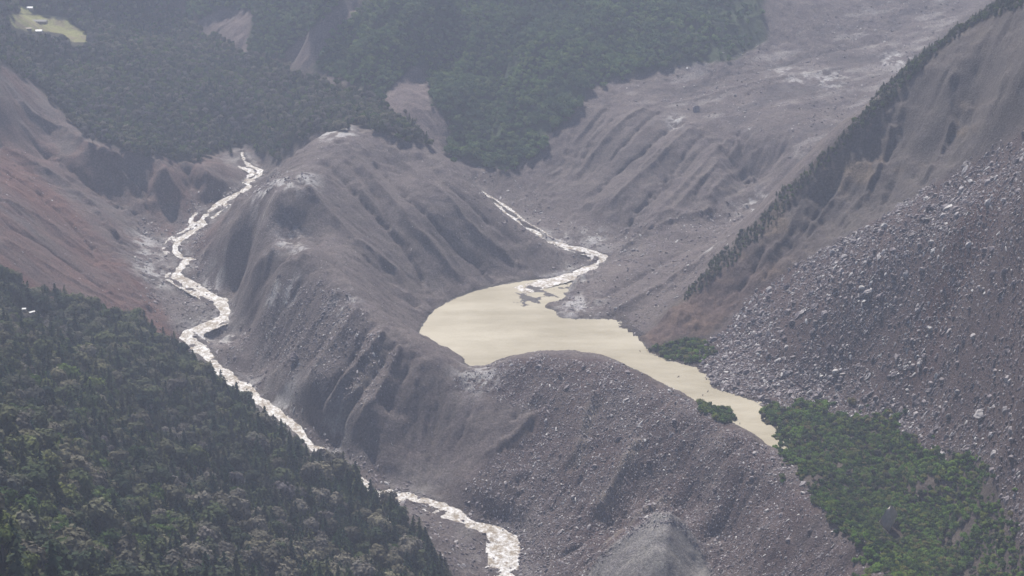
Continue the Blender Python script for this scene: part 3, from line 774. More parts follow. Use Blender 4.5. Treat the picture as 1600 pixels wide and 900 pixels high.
leaf_brd = leaf_material('broad_leaves', [(0, (.040, .056, .038)), (.25, (.07, .080, .055)), (.5, (.13, .118, .095)), (.75, (.075, .092, .050)), (.9, (.115, .125, .07)), (1, (.19, .172, .15))])
leaf_grn = leaf_material('fresh_leaves', [(0, (.055, .09, .035)), (.4, (.085, .125, .045)), (.7, (.12, .155, .055)), (1, (.15, .16, .08))], .35)
leaf_shr = leaf_material('shrub_leaves', [(0, (.04, .075, .03)), (.25, (.06, .105, .035)), (.45, (.11, .19, .045)), (.65, (.15, .23, .055)), (.85, (.17, .19, .06)), (1, (.19, .16, .09))], .3)
leaf_far = leaf_material('mountain_leaves', [(0, (.065, .105, .055)), (.5, (.095, .15, .065)), (1, (.15, .19, .08))], .25)
leaf_dst = leaf_material('dusty_leaves', [(0, (.085, .078, .068)), (.5, (.14, .125, .110)), (1, (.20, .178, .16))], .2)
leaf_yel = leaf_material('yellow_green_needles', [(0, (.12, .14, .035)), (1, (.15, .16, .04))], .3)
def plain(name, base, var=.25, rough=.9, scale=1.0):
    m, nt, bs = material(name)
    tc = nt.nodes.new('ShaderNodeTexCoord').outputs['Object']
    g = ramp(nt, noise(nt, tc, scale, 4, .7), [(.3, tuple(b * (1 - var) for b in base)), (.7, tuple(b * (1 + var) for b in base))])
    nt.links.new(g, bs.inputs['Base Color']); bs.inputs['Roughness'].default_value = rough
    return m
bark = plain('bark', (.10, .08, .065)); deadwood = plain('dead_wood', (.24, .20, .19))

def quads(P_, Nn, size, r, elong=1.0, ax=None):
    """One small leaf-clump quad at each point, roughly facing its normal."""
    n = len(P_)
    Nn = Nn + .32 * r.normal(size=(n, 3)); Nn /= np.linalg.norm(Nn, axis=1)[:, None]
    a = r.normal(size=(n, 3)) if ax is None else ax + .15 * r.normal(size=(n, 3))
    a -= (a * Nn).sum(1)[:, None] * Nn; a /= np.linalg.norm(a, axis=1)[:, None] + 1e-9
    b = np.cross(Nn, a)
    s = (size * r.uniform(.6, 1.4, n))[:, None]
    e = elong
    c = [P_ - a * s * e - b * s * .35, P_ - b * s * .8 + a * s * .1, P_ + a * s * e + b * s * .2, P_ + b * s * .8 - a * s * .15]
    v = np.stack(c, 1).reshape(-1, 3)
    return v, np.arange(4 * n).reshape(-1, 4)
def tube(path, rad, sides=5):
    v, f = [], []
    path = np.asarray(path, float)
    for i, (p, r_) in enumerate(zip(path, rad)):
        d = path[min(i + 1, len(path) - 1)] - path[max(i - 1, 0)]; d /= np.linalg.norm(d) + 1e-9
        a = np.cross(d, [0.3, 1, .2]); a /= np.linalg.norm(a) + 1e-9; b = np.cross(d, a)
        for k in range(sides):
            t = 2 * math.pi * k / sides
            v.append(p + r_ * (math.cos(t) * a + math.sin(t) * b))
    for i in range(len(path) - 1):
        for k in range(sides):
            f.append((i * sides + k, i * sides + (k + 1) % sides, (i + 1) * sides + (k + 1) % sides, (i + 1) * sides + k))
    return v, f
def merge(parts):
    V_, F_ = [], []; n = 0
    for v, f in parts:
        V_.extend(np.asarray(v).tolist()); F_.extend([[int(i) + n for i in q] for q in f]); n += len(v)
    return V_, F_

def conifer(seed, h=15.0, width=.20, q=1.0, mat=None, bare=.12, droop=.35):
    r = np.random.default_rng(seed)
    tiers = int(15 * q); P_, Nn, A_ = [], [], []
    for i in range(tiers):
        t = (i + r.uniform(-.3, .3)) / tiers
        z = h * (bare + (1 - bare) * t)
        R = h * width * (1 - t) ** .8 * r.uniform(.75, 1.15) + .15
        nb = max(4, int(11 * (1 - t * .6) * q))
        for k in range(nb):
            th = 2 * math.pi * (k + r.uniform(-.4, .4)) / nb + i
            rr = R * r.uniform(.65, 1.15)
            m = max(2, int(rr / .55))
            for s in range(m):
                f = (s + .6) / m
                P_.append((math.cos(th) * rr * f, math.sin(th) * rr * f, z - droop * rr * f * f + r.normal() * .15))
                Nn.append((math.cos(th) * .5, math.sin(th) * .5, .8)); A_.append((math.cos(th), math.sin(th), -.4))
    for k in range(6):
        P_.append((r.normal() * .08, r.normal() * .08, h * (.94 + .012 * k))); Nn.append((r.normal(), r.normal(), .3)); A_.append((0, 0, 1))
    v, f = quads(np.array(P_), np.array(Nn), .60, r, 1.25, np.array(A_))
    crown = from_arrays('crown', v, f, mat or leaf_con)
    tv, tf = tube([(0, 0, -1.5), (.05, 0, h * .3), (.1, .08, h * .7), (.05, .05, h * .97)], [h * .018, h * .014, h * .008, .02])
    return crown, from_arrays('trunk', tv, tf, bark)

def broadleaf(seed, h=11.0, w=4.2, n=1400, mat=None, leaf=.62):
    r = np.random.default_rng(seed)
    lobes = []
    k = r.integers(6, 10)
    for i in range(k):
        th = r.uniform(0, 2 * math.pi); rad = w * r.uniform(.15, .62)
        z = h * r.uniform(.42, .85)
        lobes.append((math.cos(th) * rad, math.sin(th) * rad, z, w * r.uniform(.30, .55) * (1.15 - .4 * (z / h - .4))))
    lobes.append((0, 0, h * .8, w * .42))
    P_, Nn = [], []
    per = int(n / len(lobes))
    for (x, y, z, R) in lobes:
        d = r.normal(size=(per, 3)); d /= np.linalg.norm(d, axis=1)[:, None]
        rad = R * r.uniform(.35, 1.12, per)[:, None] ** .6
        bump = 1 + .25 * np.sin(d[:, :1] * 5 + x) * np.cos(d[:, 1:2] * 6 + y)
        P_.append(np.array([x, y, z]) + d * rad * bump * np.array([1, 1, .85])); Nn.append(d + np.array([0, 0, .25]))
    v, f = quads(np.concatenate(P_), np.concatenate(Nn), leaf, r, 1.0)
    crown = from_arrays('crown', v, f, mat or leaf_brd)
    parts = [tube([(0, 0, -1.5), (.1, .05, h * .25), (.2, -.1, h * .5), (.1, 0, h * .75)], [h * .022, h * .018, h * .012, .04])]
    for (x, y, z, R) in lobes[:5]:
        parts.append(tube([(.12, 0, h * .28), (x * .5, y * .5, (h * .28 + z) * .5), (x, y, z)], [h * .011, h * .008, .03], 4))
    return crown, from_arrays('trunk', *merge(parts), bark)

def bush(seed, w=2.6, h=2.6, n=420, mat=None, leaf=.34):
    r = np.random.default_rng(seed)
    P_, Nn = [], []
    L = r.integers(5, 9)
    for i in range(L):
        th = r.uniform(0, 6.3); rad = w * r.uniform(.1, .7); R = w * r.uniform(.28, .5); zc = h * r.uniform(.25, .7)
        per = n // L
        d = r.normal(size=(per, 3)); d /= np.linalg.norm(d, axis=1)[:, None]
        P_.append(np.array([math.cos(th) * rad, math.sin(th) * rad, zc]) + d * R * (r.uniform(.3, 1.15, (per, 1)) ** .6)); Nn.append(d + np.array([0, 0, .3]))
    v, f = quads(np.concatenate(P_), np.concatenate(Nn), leaf, r)
    v[:, 2] = np.maximum(v[:, 2], -.5)
    return from_arrays('shrub', v, f, mat or leaf_shr)

def dead_tree(seed, h=8):
    r = np.random.default_rng(seed)
    lean = r.normal(size=2) * .5
    P0 = [(0, 0, -1), (lean[0] * .3, lean[1] * .3, h * .4), (lean[0], lean[1], h)]
    parts = [tube(P0, [.20, .14, .03], 5)]
    for k in range(9):
        z = h * r.uniform(.35, .95); th = r.uniform(0, 6.3); l = (h - z) * .45 + .5
        b = np.array([lean[0] * z / h, lean[1] * z / h, z])
        parts.append(tube([b, b + np.array([math.cos(th) * l * .6, math.sin(th) * l * .6, l * .35]), b + np.array([math.cos(th) * l, math.sin(th) * l, l * .9])], [.07, .045, .015], 4))
    return from_arrays('dead_tree', *merge(parts), deadwood)

# rocks: broken slabs and blocks, flat facets
def rock_material(name, stops):
    m, nt, bs = material(name)
    oi = nt.nodes.new('ShaderNodeObjectInfo')
    c = ramp(nt, oi.outputs['Random'], stops)
    tc = nt.nodes.new('ShaderNodeTexCoord').outputs['Object']
    g2 = ramp(nt, noise(nt, tc, 1.6, 4, .7), [(.3, (.75,) * 3), (.7, (1.25,) * 3)])
    c = mixc(nt, c, g2, 1.0, 'MULTIPLY')
    nt.links.new(c, bs.inputs['Base Color']); bs.inputs['Roughness'].default_value = .62; bs.inputs['Specular IOR Level'].default_value = .45
    b = nt.nodes.new('ShaderNodeBump'); b.inputs['Strength'].default_value = .6; b.inputs['Distance'].default_value = .3
    nt.links.new(noise(nt, tc, 2.2, 5, .7), b.inputs['Height']); nt.links.new(b.outputs[0], bs.inputs['Normal'])
    return m
rock_m = rock_material('rock', [(0, (.075, .06, .066)), (.4, (.135, .11, .12)), (.7, (.21, .18, .188)), (.9, (.32, .295, .295)), (1, (.52, .50, .48))])
rock_pale = rock_material('pale_rock', [(0, (.44, .37, .31)), (1, (.48, .41, .35))])
import bmesh
def rock(seed, sub=2, flat=(1.25, .85, .6), mat=None, cuts=9):
    r = np.random.default_rng(seed)
    bm = bmesh.new(); bmesh.ops.create_icosphere(bm, subdivisions=sub, radius=1)
    co = np.array([v.co[:] for v in bm.verts])
    for k in range(cuts):
        n = r.normal(size=3); n /= np.linalg.norm(n); d = r.uniform(.45, .85)
        e = co @ n - d
        co = co - np.maximum(e, 0)[:, None] * n * .95
    co *= np.array(flat) * r.uniform(.8, 1.2, 3)
    co += .035 * r.normal(size=co.shape)
    for v, c in zip(bm.verts, co): v.co = c
    me = bpy.data.meshes.new('boulder'); bm.to_mesh(me); bm.free()
    me.materials.append(mat or rock_m)
    return me

# many copies in one object of stuff
def scatter(name, xyz, rot, scl, idx, sources):
    """sources: list of lists of objects; each list is one thing to copy."""
    me = bpy.data.meshes.new(name)
    me.vertices.add(len(xyz)); me.vertices.foreach_set('co', np.asarray(xyz, np.float32).ravel())
    a = me.attributes.new('rot', 'FLOAT_VECTOR', 'POINT'); a.data.foreach_set('vector', np.asarray(rot, np.float32).ravel())
    a = me.attributes.new('scl', 'FLOAT_VECTOR', 'POINT'); a.data.foreach_set('vector', np.asarray(scl, np.float32).ravel())
    a = me.attributes.new('idx', 'INT', 'POINT'); a.data.foreach_set('value', np.asarray(idx, np.int32).ravel())
    ng = bpy.data.node_groups.new(name, 'GeometryNodeTree')
    ng.interface.new_socket('Geometry', in_out='INPUT', socket_type='NodeSocketGeometry')
    ng.interface.new_socket('Geometry', in_out='OUTPUT', socket_type='NodeSocketGeometry')
    gi, go = ng.nodes.new('NodeGroupInput'), ng.nodes.new('NodeGroupOutput')
    jn = ng.nodes.new('GeometryNodeJoinGeometry')
    for grp in sources:
        j2 = ng.nodes.new('GeometryNodeJoinGeometry')
        for o in grp:
            n = ng.nodes.new('GeometryNodeObjectInfo'); n.transform_space = 'ORIGINAL'; n.inputs['Object'].default_value = o
            ng.links.new(n.outputs['Geometry'], j2.inputs[0])
        g2 = ng.nodes.new('GeometryNodeGeometryToInstance')
        ng.links.new(j2.outputs[0], g2.inputs[0]); ng.links.new(g2.outputs[0], jn.inputs[0])
    ip = ng.nodes.new('GeometryNodeInstanceOnPoints')
    ng.links.new(gi.outputs[0], ip.inputs['Points']); ng.links.new(jn.outputs[0], ip.inputs['Instance'])
    ip.inputs['Pick Instance'].default_value = True
    def na(nm, dt):
        n = ng.nodes.new('GeometryNodeInputNamedAttribute'); n.data_type = dt; n.inputs['Name'].default_value = nm
        return n.outputs['Attribute']
    ng.links.new(na('idx', 'INT'), ip.inputs['Instance Index']); ng.links.new(na('scl', 'FLOAT_VECTOR'), ip.inputs['Scale'])
    er = ng.nodes.new('FunctionNodeEulerToRotation'); ng.links.new(na('rot', 'FLOAT_VECTOR'), er.inputs[0]); ng.links.new(er.outputs[0], ip.inputs['Rotation'])
    ng.links.new(ip.outputs[0], go.inputs[0])
    o = mesh_obj(name, me)
    md = o.modifiers.new('copies', 'NODES'); md.node_group = ng
    o['kind'] = 'stuff'
    return o

def spread(step, x0, x1, y0, y1, seed):
    r = np.random.default_rng(seed)
    x, y = np.meshgrid(np.arange(x0, x1, step), np.arange(y0, y1, step))
    x = x + r.uniform(-.5, .5, x.shape) * step; y = y + r.uniform(-.5, .5, y.shape) * step
    x, y = x.ravel(), y.ravel()
    u, v = project(x, y, ground(x, y))
    ok = (u > -70) & (u < (2050 if seed in (201, 202) else 1670)) & (v > -60) & (v < 1010)
    return x[ok], y[ok]
def inside(poly, x, y, wobble=6):
    u, v = project(x, y, ground(x, y))
    return in_poly(poly, u + wobble * vnoise(x, y, 14, 91), v + wobble * vnoise(x, y, 14, 92))
def pixscale(x, y, z):
    return FPX / (y * CP - (z - CAM_Z) * SP)

# ------------------------------------------------------------------ trees
R = np.random.default_rng(77)
con_kinds = [conifer(s, h, w, 1.0, None, b) for s, h, w, b in [(1, 15, .28, .10), (2, 14, .33, .14), (3, 16, .24, .12), (4, 13, .36, .08), (5, 15, .30, .18)]]
brd_kinds = [broadleaf(s, h, w) for s, h, w in [(11, 10.5, 4.8), (12, 11.5, 5.2), (13, 10, 4.6), (14, 12.5, 5.0), (15, 11, 5.6), (16, 9.5, 4.4)]]
grn_kinds = [broadleaf(s, h, w, 900, leaf_grn) for s, h, w in [(21, 9, 4.2), (22, 10, 4.6)]]
dst_kinds = [broadleaf(s, h, w, 1400, leaf_dst, .6) for s, h, w in [(25, 9.5, 4.6), (26, 11, 4.8)]]
# near forest
x, y = spread(8.6, -600, 60, 560, 1700, 101)
ok = inside(NEAR_FOREST, x, y, 9) & (dist_poly(rw, x, y)[0] > 22)
x, y = x[ok], y[ok]; z = ground(x, y)
vis = visible(x, y, z + 9, 2.0); x, y, z = x[vis], y[vis], z[vis]
u, v = project(x, y, z)
patch = fbm(x, y, 90, 111, 3)
green_p = smooth(420, 120, u) * smooth(420, 900, v)
edge = blur(region(NEAR_FOREST, 4), 12)
ed = sample(edge, x, y)
is_con = R.uniform(size=len(x)) < np.clip(.30 + .9 * patch - .25 * smooth(450, 700, u), .05, .8)
is_grn = (~is_con) & (R.uniform(size=len(x)) < .45 * green_p)
sc = R.uniform(.75, 1.0, len(x)) * (1 + .8 * R.uniform(size=len(x)) ** 2) * (1 - .35 * smooth(.98, .75, ed)) * np.where(is_con, 1.0, 1.25) * (1.12 + .35 * smooth(1200, 850, y))
thin = (ed > .9) | (R.uniform(size=len(x)) < .65)
sheds_xy = [hit(38, 486), hit(50, 490), hit(60, 490), hit(62, 503)]
for sx, sy, sz in sheds_xy:
    thin &= ~((abs(x - sx) < 7) & (y > sy - 40) & (y < sy + 9))
x, y, z, is_con, is_grn, sc, u, v = [a[thin] for a in (x, y, z, is_con, is_grn, sc, u, v)]
kind = np.where(is_con, R.integers(0, 5, len(x)), np.where(is_grn, 11 + R.integers(0, 2, len(x)), 5 + R.integers(0, 6, len(x))))
dusty = (kind >= 5) & (kind < 11) & (R.uniform(size=len(x)) < (.15 + .75 * smooth(200, 480, u)))
kind = np.where(dusty, 13 + R.integers(0, 2, len(x)), kind)
ALLK = con_kinds + brd_kinds + grn_kinds + dst_kinds
size_px = sc * pixscale(x, y, z)
shown = (u > 5) & (u < 760) & (v < 935) & (v > 420)

def one_tree(kind_i, x, y, z, s, rz, name, text, cat, group):
    cr, tr = ALLK[kind_i]
    e = bpy.data.objects.new(name, None); col.objects.link(e)
    e.location = (x, y, z); e.scale = (s * random.uniform(.9, 1.1),) * 2 + (s,); e.rotation_euler = (0, 0, rz)
    e.empty_display_size = 1
    a = mesh_obj('crown', cr, e); b = mesh_obj('trunk', tr, e)
    label(e, text, cat, group)
    return e, a, b
taken = np.zeros(len(x), bool)
def zone_words(u, v):
    if v > 800: return 'near the bottom left corner of the photo' if u < 250 else ('in the near forest just left of the river bend' if u > 480 else 'at the bottom of the near forest')
    if v > 680: return 'at the left edge of the near forest' if u < 150 else ('close to the torn edge of the near forest' if u > 380 else 'in the middle of the near left forest')
    return 'in the near forest below the white sheds' if u < 160 else 'in the narrow upper end of the near forest'
proto = {}
for mask, nm, cat, grp, text in (
        (is_con, 'conifer_tree', 'conifer', 'conifers on the near left forest slope', 'dark pointed conifer'),
        (~is_con & ~is_grn, 'broadleaf_tree', 'tree', 'round trees on the near left forest slope', 'dusty grey green round tree'),
        (is_grn, 'green_tree', 'tree', 'fresh green trees low on the left forest slope', 'fresh green round tree')):
    cand = np.where(mask & shown)[0]
    cand = cand[np.argsort(-size_px[cand])][:298 if nm != 'green_tree' else 90]
    for i in cand:
        zw = zone_words(u[i], v[i])
        e, a, b = one_tree(int(kind[i]), x[i], y[i], z[i], float(sc[i]), random.uniform(0, 6.28), nm, text + ' ' + zw, cat, text + 's ' + zw)
        proto.setdefault(int(kind[i]), (a, b)); taken[i] = True
for k in range(len(ALLK)):
    if k not in proto:
        px_, py_, pz_ = hit(150 + 30 * k, 880)
        e, a, b = one_tree(k, px_, py_, pz_, .9, 1.0, 'broadleaf_tree' if k > 4 else 'conifer_tree', 'dusty grey green round tree on the near left forest slope', 'tree', 'round trees on the near left forest slope')
        proto[k] = (a, b)
SRC = [proto[k] for k in range(len(ALLK))]
rest = ~taken
def put(name, x, y, z, s, kinds, sources, tilt=.04, flatten=1.0):
    n = len(x)
    rot = np.stack([R.normal(size=n) * tilt, R.normal(size=n) * tilt, R.uniform(0, 6.28, n)], 1)
    s2 = s * R.uniform(.88, 1.12, n)
    return scatter(name, np.stack([x, y, z], 1), rot, np.stack([s2, s2, s * flatten], 1), kinds, sources)
put('forest', x[rest], y[rest], z[rest], sc[rest], kind[rest], SRC)
print('near forest', len(x), rest.sum())
# three trees that stand out
for (u_, v_, mat, kw, text) in ((247, 872, leaf_yel, dict(h=15, width=.17), 'slender conifer with a bright yellow green top near the bottom of the left forest'),
                                (118, 850, leaf_grn, dict(h=17, width=.21, bare=.34), 'tall light green conifer with its bare trunk showing above round trees at lower left'),
                                (17, 770, leaf_far, dict(h=17, width=.13), 'narrow dark green spire of a conifer at the left edge of the forest')):
    cr, tr = conifer(int(u_), mat=mat, **kw)
    px_, py_, pz_ = hit(u_, v_)
    e = bpy.data.objects.new('conifer_tree', None); col.objects.link(e); e.location = (px_, py_, pz_)
    mesh_obj('crown', cr, e); mesh_obj('trunk', tr, e); label(e, text, 'conifer')

# dead and dusty bare trees along the torn forest edge
deads = [dead_tree(s, h) for s, h in ((1, 9), (2, 7), (3, 10), (4, 8))]
n_dead = 0
xx, yy = spread(5.5, -420, 60, 1050, 1650, 131)
ed2 = sample(edge, xx, yy)
okd = (ed2 > .25) & (ed2 < .93) & (dist_poly(rw, xx, yy)[0] > 14); xx, yy = xx[okd], yy[okd]
zz = ground(xx, yy); uu, vv = project(xx, yy, zz)
okd = visible(xx, yy, zz + 4, 1) & (uu > 330) & (uu < 745) & (vv > 560) & (vv < 895)
for a, b, c in list(zip(xx[okd], yy[okd], zz[okd])):
    if n_dead >= 200: break
    o = mesh_obj('dead_tree', deads[n_dead % 4]); o.location = (a, b, c); o.rotation_euler = (0, 0, random.uniform(0, 6.28)); o.scale = (random.uniform(.55, 1.1),) * 3
    label(o, 'bare grey dead tree at the torn edge of the forest above the western river', 'dead tree', 'dead trees along the torn forest edge'); n_dead += 1

# plateau forest and the far mountain's woods: one mass each
far_con = [proto[k] for k in range(5)]
x, y = spread(6.4, -900, 20, 1750, 2650, 141)
ok = inside(PLATEAU, x, y, 8)
for dv in (-3, 0, 4, 8, 12):
    ok &= ~inside([(a, b + dv) for a, b in MEADOW], x, y, 2) & ~inside([(a, b + dv) for a, b in MEADOW2], x, y, 1)
ok &= True & ~inside([(45, 50), (75, 46), (76, 62), (50, 62)], x, y, 0)
x, y = x[ok], y[ok]; z = ground(x, y); ok = visible(x, y, z + 12, 3); x, y, z = x[ok], y[ok], z[ok]
kc = np.where(R.uniform(size=len(x)) < .68, R.integers(0, 5, len(x)), R.integers(5, 11, len(x)))
put('plateau_forest', x, y, z, R.uniform(.65, 1.2, len(x)), kc, SRC)
print('plateau', len(x))
mb = [broadleaf(s, 8, 4.6, 420, leaf_far, .62) for s in (31, 32, 33)]
mb_src = []
for k, (cr, tr) in enumerate(mb):
    px_, py_, pz_ = [hit(508, 88), hit(520, 60), hit(580, 120)][k]
    e = bpy.data.objects.new('mountain_tree', None); col.objects.link(e); e.location = (px_, py_, pz_)
    a, b = mesh_obj('crown', cr, e), mesh_obj('trunk', tr, e); mb_src.append((a, b))
    label(e, 'rounded green tree among the woods on the misty far mountain', 'tree', 'trees on the far mountain')
x, y = spread(5.4, -700, 700, 1850, 2650, 151)
ok = inside(MOUNTAIN, x, y, 12) & (R.uniform(size=len(x)) < .15 + .85 * smooth(1200, 960, project(x, y, ground(x, y))[0]))
for dv in (0, 5, 10):
    ok &= ~inside([(a, b + dv) for a, b in SLIP_A], x, y, 4) & ~inside([(a, b + dv) for a, b in SLIP_B], x, y, 4) & ~inside([(a, b + dv) for a, b in SLIP_C], x, y, 4)
ok = ok & (sample(plat, x, y) < .5)
ok &= fbm(x, y, 45, 152, 3) > -.6
x, y = x[ok], y[ok]; z = ground(x, y); ok = visible(x, y, z + 8, 3); x, y, z = x[ok], y[ok], z[ok]
put('mountain_forest', x, y, z, R.uniform(.6, 1.35, len(x)) * (1 + .4 * fbm(x, y, 60, 153, 2)), R.integers(0, 3, len(x)), mb_src)
print('mountain', len(x))

# trees along the crest of the right ridge
x, y = spread(3.5, 100, 700, 1450, 1800, 161)
ok = inside(CREST, x, y, 4)
x, y = x[ok], y[ok]; z = ground(x, y); ok = visible(x, y, z + 5, 1.5); x, y, z = x[ok], y[ok], z[ok]
u, v = project(x, y, z); ok = (u > 1070) & (u < 1610) & (v > -15) & (R.uniform(size=len(x)) < .8 + .2 * smooth(1150, 1300, u)); x, y, z = x[ok], y[ok], z[ok]
NCREST = len(x); o_ = R.permutation(len(x)); x, y, z = x[o_], y[o_], z[o_]
for i in range(min(300, len(x))):
    low = smooth(120, 260, z[i])
    k = int(R.integers(0, 5)) if R.uniform() < .5 * low - .1 else (11 + int(R.integers(0, 2)) if R.uniform() < .5 else 5 + int(R.integers(0, 6)))
    s = float(R.uniform(.38, .68) * (.8 + .45 * low))
    t_ = ('small pointed conifer' if k < 5 else ('fresh green small tree' if k in (11, 12) else 'dull green small tree')) + (' high' if z[i] > 280 else (' halfway down' if z[i] > 160 else ' low')) + ' on the crest of the right ridge'
    one_tree(k, x[i], y[i], z[i], s, random.uniform(0, 6.28), 'ridge_tree', t_, 'tree', t_)
print('crest', len(x))
if len(x) > 300:
    m_ = slice(300, None); nn = len(x[m_])
    put('ridge_thicket', x[m_], y[m_], z[m_], R.uniform(.34, .62, nn) * (.7 + .5 * smooth(120, 260, z[m_])), np.where(R.uniform(size=nn) < .4 * smooth(120, 260, z[m_]), R.integers(0, 5, nn), R.integers(9, 13, nn)), SRC)

# shrubs by the outlet
shr = [bush(s) for s in (41, 42, 43, 44, 45, 46)] + [bush(s, mat=leaf_grn) for s in (47, 48)]
x, y = spread(3.4, 40, 520, 1000, 1560, 171)
gap = fbm(x, y, 26, 172, 3)
out = blur(region(SHRUBLAND, 4), 20); fr = sample(out, x, y)
ok = (inside(SHRUBLAND, x, y, 16) & (gap > -.42)) | ((fr > .04) & (R.uniform(size=len(x)) < .10 + .35 * fr) & (gap > .05) & (sample(inlake, x, y) < .5)) | (inside(SHRUB_S, x, y, 4) & (gap > -.3)) | (inside(SHRUB_T, x, y, 5) & (gap > -.25))
BIGROCK = hit(1388, 825)
ok &= ~((abs(x - BIGROCK[0]) < 11) & (y > BIGROCK[1] - 22) & (y < BIGROCK[1] + 10)) 
x, y = x[ok], y[ok]; z = np.maximum(ground(x, y), -.6); ok = visible(x, y, z + 2, 1.0); x, y, z = x[ok], y[ok], z[ok]
s = R.uniform(.8, 1.7, len(x)) * (1 + .35 * fbm(x, y, 18, 173, 2))
u, v = project(x, y, z)
px = s * pixscale(x, y, z) * ((u < 1600) & (v < 905))
order = np.argsort(-px); kinds = R.integers(0, 8, len(x))
src_shr = {}
for j, i in enumerate(order[:300]):
    o = mesh_obj('shrub', shr[kinds[i]]); o.location = (x[i], y[i], z[i]); o.rotation_euler = (0, 0, random.uniform(0, 6.28)); o.scale = (s[i],) * 3
    src_shr.setdefault(int(kinds[i]), o)
    if v[i] < 600: w_ = 'in the dark patch where the lake meets the scree'
    elif u[i] < 1170: w_ = 'on the small islet in the narrow end of the lake'
    elif abs(u[i] - 1388) < 70 and abs(v[i] - 810) < 60: w_ = 'close around the huge boulder in the thicket'
    elif v[i] > 850: w_ = 'at the bottom edge of the thicket below the huge boulder'
    elif u[i] < 1330: w_ = 'at the lakeside end of the lower right thicket'
    elif u[i] > 1480: w_ = 'at the right end of the thicket under the scree'
    else: w_ = 'in the middle of the lower right thicket'
    t_ = ('wide ' if s[i] > 1.7 else 'low ') + ('light green' if kinds[i] > 5 else 'mid green') + ' shrub ' + w_
    label(o, t_, 'shrub', t_)
rest = order[300:]
put('shrub_thicket', x[rest], y[rest], z[rest], s[rest], kinds[rest], [(src_shr[k],) for k in sorted(src_shr)] if len(src_shr) == 8 else [(list(src_shr.values())[0],)] * 8)
print('shrubs', len(x))
# taller green saplings standing out of the shrubs
x2, y2 = spread(11, 40, 520, 1000, 1560, 181)
ok = inside(SHRUBLAND, x2, y2, 8) & ~((abs(x2 - BIGROCK[0]) < 12) & (y2 > BIGROCK[1] - 24) & (y2 < BIGROCK[1] + 10)) & (R.uniform(size=len(x2)) < .8)
x2, y2 = x2[ok], y2[ok]; z2 = ground(x2, y2)
u2, v2 = project(x2, y2, z2); ok = (u2 < 1600) & (v2 < 925) & visible(x2, y2, z2 + 4, 1); x2, y2, z2, u2, v2 = x2[ok], y2[ok], z2[ok], u2[ok], v2[ok]
for i in range(len(x2)):
    k = 11 + int(R.integers(0, 2)) if R.uniform() < .65 else 5 + int(R.integers(0, 6))
    t_ = ('fresh green' if k > 10 else 'dull green') + ' young tree standing above the shrubs ' + ('near the lake end' if u2[i] < 1330 else ('at the right end' if u2[i] > 1480 else 'in the middle')) + ' of the thicket'
    one_tree(k, x2[i], y2[i], z2[i], float(R.uniform(.38, .72)), random.uniform(0, 6.28), 'young_tree', t_, 'tree', t_)

# ------------------------------------------------------------------ rocks
rocks = [rock(s, 1, f) for s, f in ((51, (1.4, .85, .4)), (52, (1.1, .9, .6)), (53, (1.7, .8, .35)), (54, (1.0, .8, .7)), (55, (1.3, 1.0, .35)), (56, (1.8, .7, .4)), (57, (1.2, 1.0, .3)), (58, (1.0, .7, .6)))]
bigr = [rock(s, 2, f) for s, f in ((61, (1.2, .85, .7)), (62, (1.4, .8, .55)), (63, (1.0, .9, .8)), (64, (1.5, .9, .5)))]
RX, RY, RS = [], [], []
def rocks_in(poly, step, x0, x1, y0, y1, seed, smin, smax, keep=1.0, patchy=0.0, pscale=25, power=3.0):
    x, y = spread(step, x0, x1, y0, y1, seed)
    ok = inside(poly, x, y, 10)
    x, y = x[ok], y[ok]
    r = np.random.default_rng(seed)
    dn = keep * np.clip(1 + patchy * fbm(x, y, pscale, seed, 3) * 2.5, 0, 1)
    ok = (r.uniform(size=len(x)) < dn) & (sample(inlake, x, y) < .4) & ~inside(MOUND, x, y, 3)
    x, y = x[ok], y[ok]
    RX.append(x); RY.append(y); RS.append(smin + (smax - smin) * r.uniform(size=len(x)) ** power)
rocks_in(SCREE, 1.45, 60, 700, 950, 1750, 201, .5, 2.3, .95, .5, 35, 3.0)
rocks_in(SCREE, 6, 60, 700, 950, 1750, 202, 1.3, 4.2, .8, .3, 60, 3.2)
rocks_in(DAMROCK, 1.5, -120, 420, 950, 1560, 203, .4, 1.45, .95, .55, 45, 2.8)
rocks_in(DAMROCK, 7, -120, 420, 950, 1560, 204, 1.1, 2.7, .7, .7, 50, 4)
rocks_in(LOOSE, 2.0, -420, 20, 1350, 1750, 205, .4, 1.8, .8, .9, 30, 2.6)
VALLEY_W = [(210, 345), (300, 300), (400, 262), (500, 280), (420, 300), (330, 330), (310, 430), (380, 480), (400, 560), (470, 620), (560, 700), (640, 760), (800, 800), (860, 900), (780, 1000), (640, 800), (470, 720), (350, 620), (270, 540), (220, 460)]
rocks_in(VALLEY_W, 2.4, -560, 120, 1100, 2150, 206, .4, 2.4, .6, .8, 30, 3.2)
rocks_in([(300, 420), (400, 300), (540, 210), (700, 250), (860, 380), (700, 450), (660, 510), (740, 590), (640, 740), (500, 690), (380, 560)], 3.2, -420, 60, 1300, 2000, 211, .3, 1.1, .4, 1.0, 60, 3)
VALLEY_E = [(700, 235), (820, 290), (900, 350), (1180, 315), (1140, 380), (1050, 470), (1000, 525), (900, 500), (880, 470), (830, 440), (860, 400), (760, 330)]
rocks_in(VALLEY_E, 3.4, -120, 420, 1600, 2200, 207, .5, 2.4, .6, .8, 30, 3.2)
VALLEY_F = [(905, 160), (1050, 110), (1200, 60), (1350, 0), (1600, -30), (1420, 100), (1250, 250), (1150, 200), (1050, 170)]
rocks_in(VALLEY_F, 5.5, 60, 700, 1950, 2650, 208, .6, 2.6, .45, .8, 50, 3)
